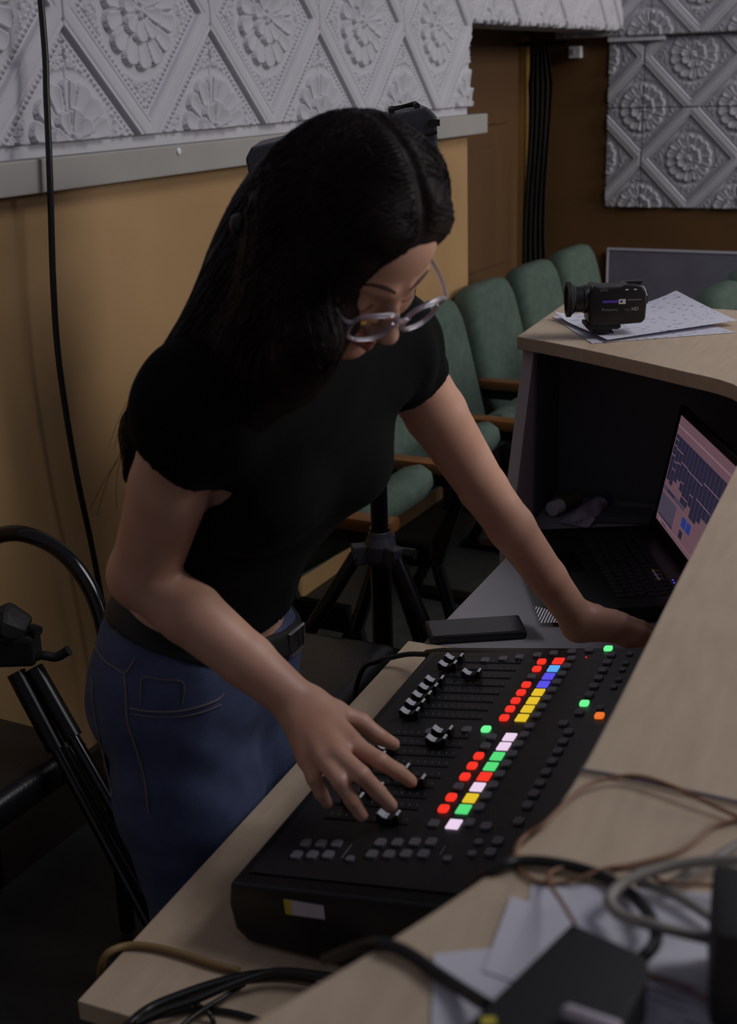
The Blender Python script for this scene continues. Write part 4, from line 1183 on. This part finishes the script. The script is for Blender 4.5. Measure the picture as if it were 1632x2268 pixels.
# head
S.ell(hd_(0, -.012, .030), HRm, np.array([.074, .094, .086]) * HS, .02)
S.ell(hd_(0, .035, -.040), HRm, np.array([.058, .056, .072]) * HS, .03)
S.ell(hd_(0, .052, .035), HRm, np.array([.056, .040, .048]) * HS, .02)
for s_ in (-1, 1):
    S.cone(hd_(s_ * .050, -.005, -.062), hd_(s_ * .012, .068, -.103), .018, .016, .02)
    S.ell(hd_(s_ * .036, .066, -.036), HRm, np.array([.022, .022, .024]) * HS, .02)
    S.cone(hd_(s_ * .013, .092, .010), hd_(s_ * .046, .074, .014), .0075, .0065, .012)
    S.ell(hd_(s_ * .031, .094, -.012), HRm, np.array([.014, .010, .008]) * HS, .008, sub=True)
    S.ell(hd_(s_ * .031, .076, -.013), HRm, np.array([.0135, .0125, .0115]) * HS, .004)
    S.ell(hd_(s_ * .0125, .100, -.049), HRm, np.array([.0085, .0095, .0075]) * HS, .006)
S.ell(hd_(0, .074, -.104), HRm, np.array([.020, .018, .017]) * HS, .018)
S.cone(hd_(0, .090, .000), hd_(0, .112, -.042), .0075, .0115, .010)
S.ell(hd_(0, .112, -.044), HRm, np.array([.0115, .0105, .0100]) * HS, .006)
for s_ in (-1, 1):
    S.cone(hd_(0, .0985, -.070), hd_(s_ * .019, .088, -.075), .0050, .0030, .004)
    S.cone(hd_(0, .0975, -.081), hd_(s_ * .017, .087, -.077), .0060, .0030, .004)
me, P, Q = S.mesh('person', [K['skin'], K['lips'], K['brow'], K['nail']], 2)
cen = P[Q].mean(1)
rel = (cen - HC) / HS; L_, F_, U_ = rel @ hlft, rel @ hf, rel @ hu
mi = np.zeros(len(Q), int)
mi[(F_ > .082) & (np.abs(L_) < .021) & (U_ > -.0885 + .25 * np.abs(L_)) & (U_ < -.0665 - .25 * np.abs(L_)) & (U_ < -.064)] = 1
bu = .019 - .0035 * ((np.abs(L_) - .03) / .02) ** 2
lash = (F_ > .06) & (np.abs(L_) > .018) & (np.abs(L_) < .046) & (np.abs(U_ + .0215 - .004 * ((np.abs(L_) - .032) / .014) ** 2) < .0016); mi[lash] = 0
for hnd in (RH, Lh):
    for f in hnd:
        tip, pre = hnd[f][3], hnd[f][2]; d_ = unit(tip - pre)
        v = cen - tip; al = v @ d_
        upn = unit(ZUP - d_ * d_[2])
        mi[(al > -.004) & (al < .0075) & (v @ upn > .0035) & (np.linalg.norm(v - np.outer(al, d_) - np.outer(v @ upn, upn), axis=1) < .0046)] = 3
me.polygons.foreach_set('material_index', mi)
base_p = np.array([pel[0], pel[1], 0.0])
me.transform(Matrix.Translation(Vector(-base_p)))
person = link('person', me); person.location = Vector(base_p)
tag(person, 'long-haired person in glasses, black crop t-shirt and jeans leaning over the mixing console', 'person')


def part(S_, name, mats, smooth=2):
    m_, P_, Q_ = S_.mesh(name, mats, smooth); m_.transform(Matrix.Translation(Vector(-base_p)))
    o_ = link(name, m_, person); return o_, P_, Q_


# brows and lash lines laid on the face
fb = BVHTree.FromPolygons([tuple(p) for p in P], [tuple(q) for q in Q.tolist()])


def on_face(l, u, off):
    h = fb.ray_cast(Vector(hd_(l, .20, u)), Vector(-hf)); return (np.array(h[0]) if h[0] is not None else hd_(l, .08, u)) + hf * off - base_p


for s_ in (-1, 1):
    P_ = [on_face(s_ * l, u, -.0008) for l, u in ((.010, .014), (.020, .0185), (.030, .0205), (.040, .020), (.050, .015))]
    mb = MB(); mb.tube(catmull(P_, 5), [.0012 + .0017 * math.sin(math.pi * min(1, .15 + .85 * i / 20)) for i in range(21)], 6); mb.build('eyebrow', K['brow'], person, smooth=True)
    P_ = [on_face(s_ * l, u, -.0002) for l, u in ((.018, -.0165), (.025, -.0215), (.032, -.0230), (.039, -.0215), (.045, -.0165))]
    mb = MB(); mb.tube(catmull(P_, 5), .0009, 5); mb.build('eyelash', K['brow'], person, smooth=True)

# --- t-shirt
S = SDF((-.44, 1.12, .98), (.30, 1.95, 1.48), .005)
torso(S, .014, .06)
hemP = pY(560, 1325, 1.60)
for A, E_, f_, sc in ((Rs, Re, .25, 1.0), (Ls, Le, .22, .84)):
    S.ell(A, np.eye(3), (.070 * sc,) * 3, .05)
    S.cone(A, A + (E_ - A) * f_, .064 * sc, .066 * sc, .02)
    S.local_plane(A + (E_ - A) * f_, unit(unit(E_ - A) - (RT * .24 if sc == 1.0 else 0 * RT)), .078)
S.cone(neck - ZUP * .04, neck + (hd_(0, -.035, -.075) - neck) * .25, .064, .060, .03)
# soft drapery folds
x, y, z = [(S.lo[i] + S.h * np.arange(S.n[i])).astype(np.float32) for i in range(3)]
S.F += (.0022 * np.sin(58 * x[:, None, None] + 40 * z[None, None, :] + 6 * np.sin(19 * y)[None, :, None]) * np.sin(22 * z[None, None, :] - 30 * x[:, None, None])).astype(np.float32)
hem_n = unit(abd - che) + 0 * ZUP
S.plane(Dw(1.415, -.872, 1.052), hem_n)
tee, TP_, TQ_ = part(S, 't_shirt', K['tee'], 2)

# --- jeans and belt
def jeans_sdf(S, g=0.0):
    S.ell(pel - ZUP * .02, basis(latP, fwdP, ZUP), (.178 + g, .128 + g, .155 + g), .04)
    for hp, sx in ((hipL, 1), (hipR, -1)):
        kn_ = Dw(1.42 + sx * .075, -.865, .48); an_ = Dw(1.42 + sx * .085, -.89, .07)
        S.chain([hp, hp + (kn_ - hp) * .4, kn_, an_], [.100 + g, .098 + g, .083 + g, .080 + g], .04)
    S.ell(pel + fwdP * -.06 - ZUP * .07, basis(latP, fwdP, ZUP), (.14 + g, .085 + g, .09 + g), .04)


S = SDF((-.60, 1.35, .03), (.10, 2.10, 1.08), .0062)
jeans_sdf(S)
x, y, z = [(S.lo[i] + S.h * np.arange(S.n[i])).astype(np.float32) for i in range(3)]
S.F += (.0018 * np.sin(70 * z[None, None, :] + 24 * x[:, None, None] + 5 * np.sin(17 * y)[None, :, None]) * np.sin(16 * z[None, None, :] + 1)).astype(np.float32)
wn = unit(np.array([0, 0, 1.0]) + db * .28 + da * .26)
WP = pel + ZUP * .065
S.plane(WP, wn)
jeans, JP, JQ = part(S, 'jeans', K['denim'], 2)
S = SDF((-.52, 1.40, .86), (.02, 1.98, 1.06), .004)
jeans_sdf(S, .006)
S.plane(WP - ZUP * .004, wn); S.plane(WP - ZUP * .040, -wn)
belt, BP_, BQ_ = part(S, 'belt', K['matte'], 1)
jb = BVHTree.FromPolygons([tuple(p) for p in JP], [tuple(q) for q in JQ.tolist()])
bb = BVHTree.FromPolygons([tuple(p) for p in BP_], [tuple(q) for q in BQ_.tolist()])


def on_surface(tree, pix, off=.0012):
    out = []
    for px, py in pix:
        d = Vector(ray(px, py)).normalized(); h = tree.ray_cast(Vector(CAM), d)
        if h[0] is None: continue
        out.append(np.array(h[0]) - base_p + np.array(h[1]) * off * (1 if h[1].dot(d) < 0 else -1))
    return out


def seam(name, pix, r, m, tree=jb, par=jeans):
    P_ = on_surface(tree, [tuple(p[:2]) for p in catmull([np.array([a, b, 0]) for a, b in pix], 5)])
    if len(P_) > 2:
        mb = MB(); mb.tube(P_, r, 5); mb.build(name, m, par)


seam('side_seam', [(276, 1490), (280, 1540), (284, 1600), (300, 1650), (320, 1720), (330, 1800)], .0016, K['stitch'])
seam('yoke_seam', [(212, 1430), (230, 1460), (255, 1478), (278, 1490), (300, 1460)], .0014, K['stitch'])
seam('pocket_seam', [(288, 1568), (330, 1575), (390, 1575), (440, 1565), (480, 1550), (495, 1535)], .0016, K['stitch'])
seam('pocket_stitch', [(290, 1580), (340, 1587), (400, 1586), (450, 1576), (490, 1560)], .0010, K['stitch'])
seam('coin_pocket', [(312, 1562), (312, 1520), (318, 1500), (360, 1506), (405, 1512), (405, 1560)], .0011, K['stitch'])
seam('rear_seam', [(205, 1500), (208, 1560), (218, 1620), (232, 1680), (250, 1760)], .0014, K['stitch'])
# belt buckle and loop
bp = on_surface(bb, [(640, 1440), (652, 1420), (662, 1400)], .004)
if len(bp) >= 2:
    c_ = sum(bp) / len(bp)
    mb = MB(); u_ = unit(np.cross(fwdP, ZUP))
    mb.tube([c_ + u_ * a + ZUP * b for a, b in ((-.022, -.016), (.022, -.016), (.022, .018), (-.022, .018), (-.022, -.016))], .0028, 6); mb.build('buckle', K['chrome'], belt)

# shoes
for sx in (1, -1):
    a_ = Dw(1.42 + sx * .085, -.89, 0) - base_p
    S_ = SDF(a_ + base_p - .2, a_ + base_p + .2, .006)
    S_.cone(a_ + base_p + ZUP * .06 - fwdP * .03, a_ + base_p + ZUP * .04 + fwdP * .11, .042, .036, .02)
    S_.cone(a_ + base_p + ZUP * .09, a_ + base_p + ZUP * .06, .045, .045, .02)
    S_.plane(a_ + base_p + ZUP * .004, -ZUP)
    part(S_, 'shoe', K['matte'], 2)

# --- hair
S = SDF((-.46, 1.10, .98), (.20, 1.75, 1.72), .0042)
S.ell(hd_(0, -.008, .034), HRm, np.array([.080, .098, .100]) * HS, .01)
# clear the face
n_ = unit(hf * .95 - hu * .34)
S.plane(hd_(0, .0835, .068), n_)
Bk = hd_(0, -.075, -.02)
# back and right-hand fall
S.chain([hd_(-.03, -.04, .04), pY(680, 454, 1.43), pY(634, 534, 1.44), pY(592, 620, 1.45), pY(540, 724, 1.46), pY(480, 812, 1.47), pY(405, 880, 1.48), pY(330, 955, 1.49), pY(282, 1060, 1.50)], [.054, .062, .066, .065, .062, .057, .048, .030, .007], .03)
S.chain([hd_(-.06, -.02, .02), pY(680, 640, 1.36), pY(620, 780, 1.38), pY(520, 890, 1.41), pY(420, 960, 1.44)], [.06, .062, .056, .04, .012], .035)
# curtain of hair along the near cheek
S.chain([hd_(-.045, .055, .075), hd_(-.074, .050, .02), hd_(-.084, .045, -.04), pY(690, 745, 1.285), pY(668, 805, 1.31), pY(620, 865, 1.35)], [.026, .025, .025, .026, .026, .016], .03)
S.chain([hd_(-.03, .062, .082), hd_(-.058, .065, .045), hd_(-.075, .060, -.01), hd_(-.080, .052, -.05)], [.016, .017, .017, .012], .012)
# far side, tucked behind the ear
S.chain([hd_(.025, .050, .088), hd_(.055, .046, .058), hd_(.073, .030, .02), hd_(.077, .012, -.02), hd_(.072, -.01, -.06)], [.012, .014, .014, .013, .010], .025)
S.chain([hd_(.06, -.02, .04), hd_(.062, -.05, -.03), neck + np.array([.03, .05, .06])], [.055, .05, .03], .03)
# parting groove
Gp = [hd_(.004, .086, .080), hd_(.004, .060, .108), hd_(.002, .020, .130), hd_(0, -.03, .133), hd_(0, -.07, .114)]
for i in range(4): S.cone(Gp[i], Gp[i + 1], .0045, .0045, .008, sub=True)
hair, HPt, HQ = part(S, 'hair', K['hair'], 3)
ht = BVHTree.FromPolygons([tuple(p) for p in HPt], [tuple(q) for q in HQ.tolist()])
# strands lying on the hair
V, F = [], []
sb_ = MB()
ends_near = [pY(*p) for p in ((300, 1040, 1.47), (350, 960, 1.44), (420, 930, 1.42), (500, 900, 1.40), (560, 900, 1.38), (640, 850, 1.33), (690, 800, 1.29), (725, 760, 1.27), (270, 1050, 1.50), (330, 840, 1.50), (290, 950, 1.50))]
Gc = catmull(Gp, 10)
ends_back = [pY(*p) for p in ((275, 1030, 1.50), (290, 960, 1.52), (335, 860, 1.54), (380, 800, 1.54), (300, 1000, 1.47), (430, 720, 1.54))]
for i in range(540):
    near = i < 320; back = i >= 380
    g = Gc[int(RNG.integers(0, len(Gc)))] + (hlft * (-.012 if near else .010)) * RNG.uniform(.5, 2.0)
    if back:
        g = hd_(RNG.uniform(-.06, .03), RNG.uniform(-.10, -.06), RNG.uniform(.06, .11)); e = ends_back[int(RNG.integers(0, len(ends_back)))] + RNG.normal(0, .01, 3)
        mid = pY(RNG.uniform(500, 600), RNG.uniform(440, 620), RNG.uniform(1.46, 1.58))
    elif near:
        e = ends_near[int(RNG.integers(0, len(ends_near)))] + RNG.normal(0, .012, 3)
        mid = hd_(-.10, RNG.uniform(-.10, .05), RNG.uniform(-.02, .07))
    else:
        e = hd_(.085, RNG.uniform(-.09, .03), RNG.uniform(-.07, -.03)); mid = hd_(.10, RNG.uniform(-.07, .04), RNG.uniform(.02, .08))
    pts = []
    for t in np.linspace(0, 1, 18):
        p = g * (1 - t) ** 2 + mid * 2 * t * (1 - t) + e * t * t
        h = ht.find_nearest(Vector(p))
        if h[0] is None: continue
        nn = np.array(h[1]); pts.append(np.array(h[0]) + nn * RNG.uniform(.0002, .0012))
    for _ in range(3): pts = [pts[0]] + [(pts[q - 1] + 2 * pts[q] + pts[q + 1]) / 4 for q in range(1, len(pts) - 1)] + [pts[-1]]
    q2 = []
    for p in pts:
        h = ht.find_nearest(Vector(p)); q2.append(np.array(h[0]) + np.array(h[1]) * RNG.uniform(.0003, .0008))
    pts = q2
    r0 = RNG.uniform(.0006, .0012)
    if len(pts) > 4:
        sb_.tube([p - base_p for p in pts], [r0 * min(1, .3 + 3 * (1 - q / len(pts))) for q in range(len(pts))], 4, cap=False)
so_ = sb_.build('hair_strands', K['hair'], hair, smooth=True); so_['kind'] = 'stuff'
# loose flyaway hairs at crown and along the back
fb_ = MB()
for i in range(70):
    if i < 40:
        a = hd_(RNG.uniform(-.05, .05), RNG.uniform(-.06, .05), .13); h = ht.find_nearest(Vector(a)); a = np.array(h[0]); n_ = np.array(h[1])
        d_ = unit(n_ + RNG.normal(0, .8, 3)); L = RNG.uniform(.012, .03)
        pts = [a, a + d_ * L * .5 + n_ * .004, a + d_ * L]
    else:
        t = RNG.uniform(0, 1); a = pY(530 - 250 * t + RNG.uniform(-8, 14), 560 + 440 * t, 1.48); h = ht.find_nearest(Vector(a)); a = np.array(h[0])
        d_ = unit(np.array([-.45, .1, -.9]) + RNG.normal(0, .12, 3)); L = RNG.uniform(.04, .11)
        pts = [a, a + d_ * L * .5 + np.array([-.004, 0, 0]), a + d_ * L]
    fb_.tube([p - base_p for p in catmull(pts, 4)], .00035, 3, cap=False)
fo = fb_.build('flyaway_hairs', K['hair'], hair); fo['kind'] = 'stuff'
# hair slide at the back of the head
cl = ht.ray_cast(Vector(CAM), Vector(ray(530, 498)).normalized())
cp_ = np.array(cl[0]) if cl[0] is not None else pY(528, 498, 1.46)
mb = MB(); mb.lathe([(.004, -.010), (.010, -.008), (.013, 0), (.010, .008), (.004, .010)], cp_ - base_p, 14, basis(unit(np.array([0, 1, 0])), ZUP, np.array([1., 0, 0]))); mb.build('hair_clip', K['black'], hair, smooth=60)

# --- glasses
K['clear'] = mat('clear_frame', (214, 206, 220), .10, trans=.8, spec=.6)
K['lens'] = mat('lens_glass', (255, 255, 255), .02, trans=1.0, alpha=.12)
gl = MB(); GD = -.017; GF = .116
for s_ in (-1, 1):
    ring = []
    for i in range(33):
        a = 2 * math.pi * i / 32; c_, n2 = math.cos(a), math.sin(a)
        l = s_ * .036 + .028 * math.copysign(abs(c_) ** .65, c_); u = GD + .020 * math.copysign(abs(n2) ** .7, n2)
        ring.append(hd_(l, GF - 1.6 * (abs(l) - .01) ** 2 * 2, u) - base_p)
    gl.tube(ring, .0026, 8)
gl.tube([hd_(-.009, GF + .001, GD + .006) - base_p, hd_(0, GF + .004, GD + .009) - base_p, hd_(.009, GF + .001, GD + .006) - base_p], .0026, 8)
gf_ = gl.build('glasses', K['clear'], person, smooth=True)
for s_ in (-1, 1):
    mb = MB(); mb.tube(catmull([hd_(s_ * .064, GF - .008, GD + .010) - base_p, hd_(s_ * .074, GF - .016, GD + .010) - base_p, hd_(s_ * .080, .06, GD + .014) - base_p, hd_(s_ * .078, .0, GD + .014) - base_p], 5), .0023, 6); mb.build('temple', K['clear'], gf_, smooth=True)
    V = [hd_(s_ * .036, GF - .003, GD) - base_p]; N = 24
    for i in range(N):
        a = 2 * math.pi * i / N; c_, n2 = math.cos(a), math.sin(a)
        l = s_ * .036 + .027 * math.copysign(abs(c_) ** .65, c_); u = GD + .019 * math.copysign(abs(n2) ** .7, n2)
        V.append(hd_(l, GF - 3.2 * (abs(l) - .01) ** 2, u) - base_p)
    mb = MB(); mb.add(V, [(0, 1 + i, 1 + (i + 1) % N) for i in range(N)]); mb.build('lens', K['lens'], gf_, smooth=True)
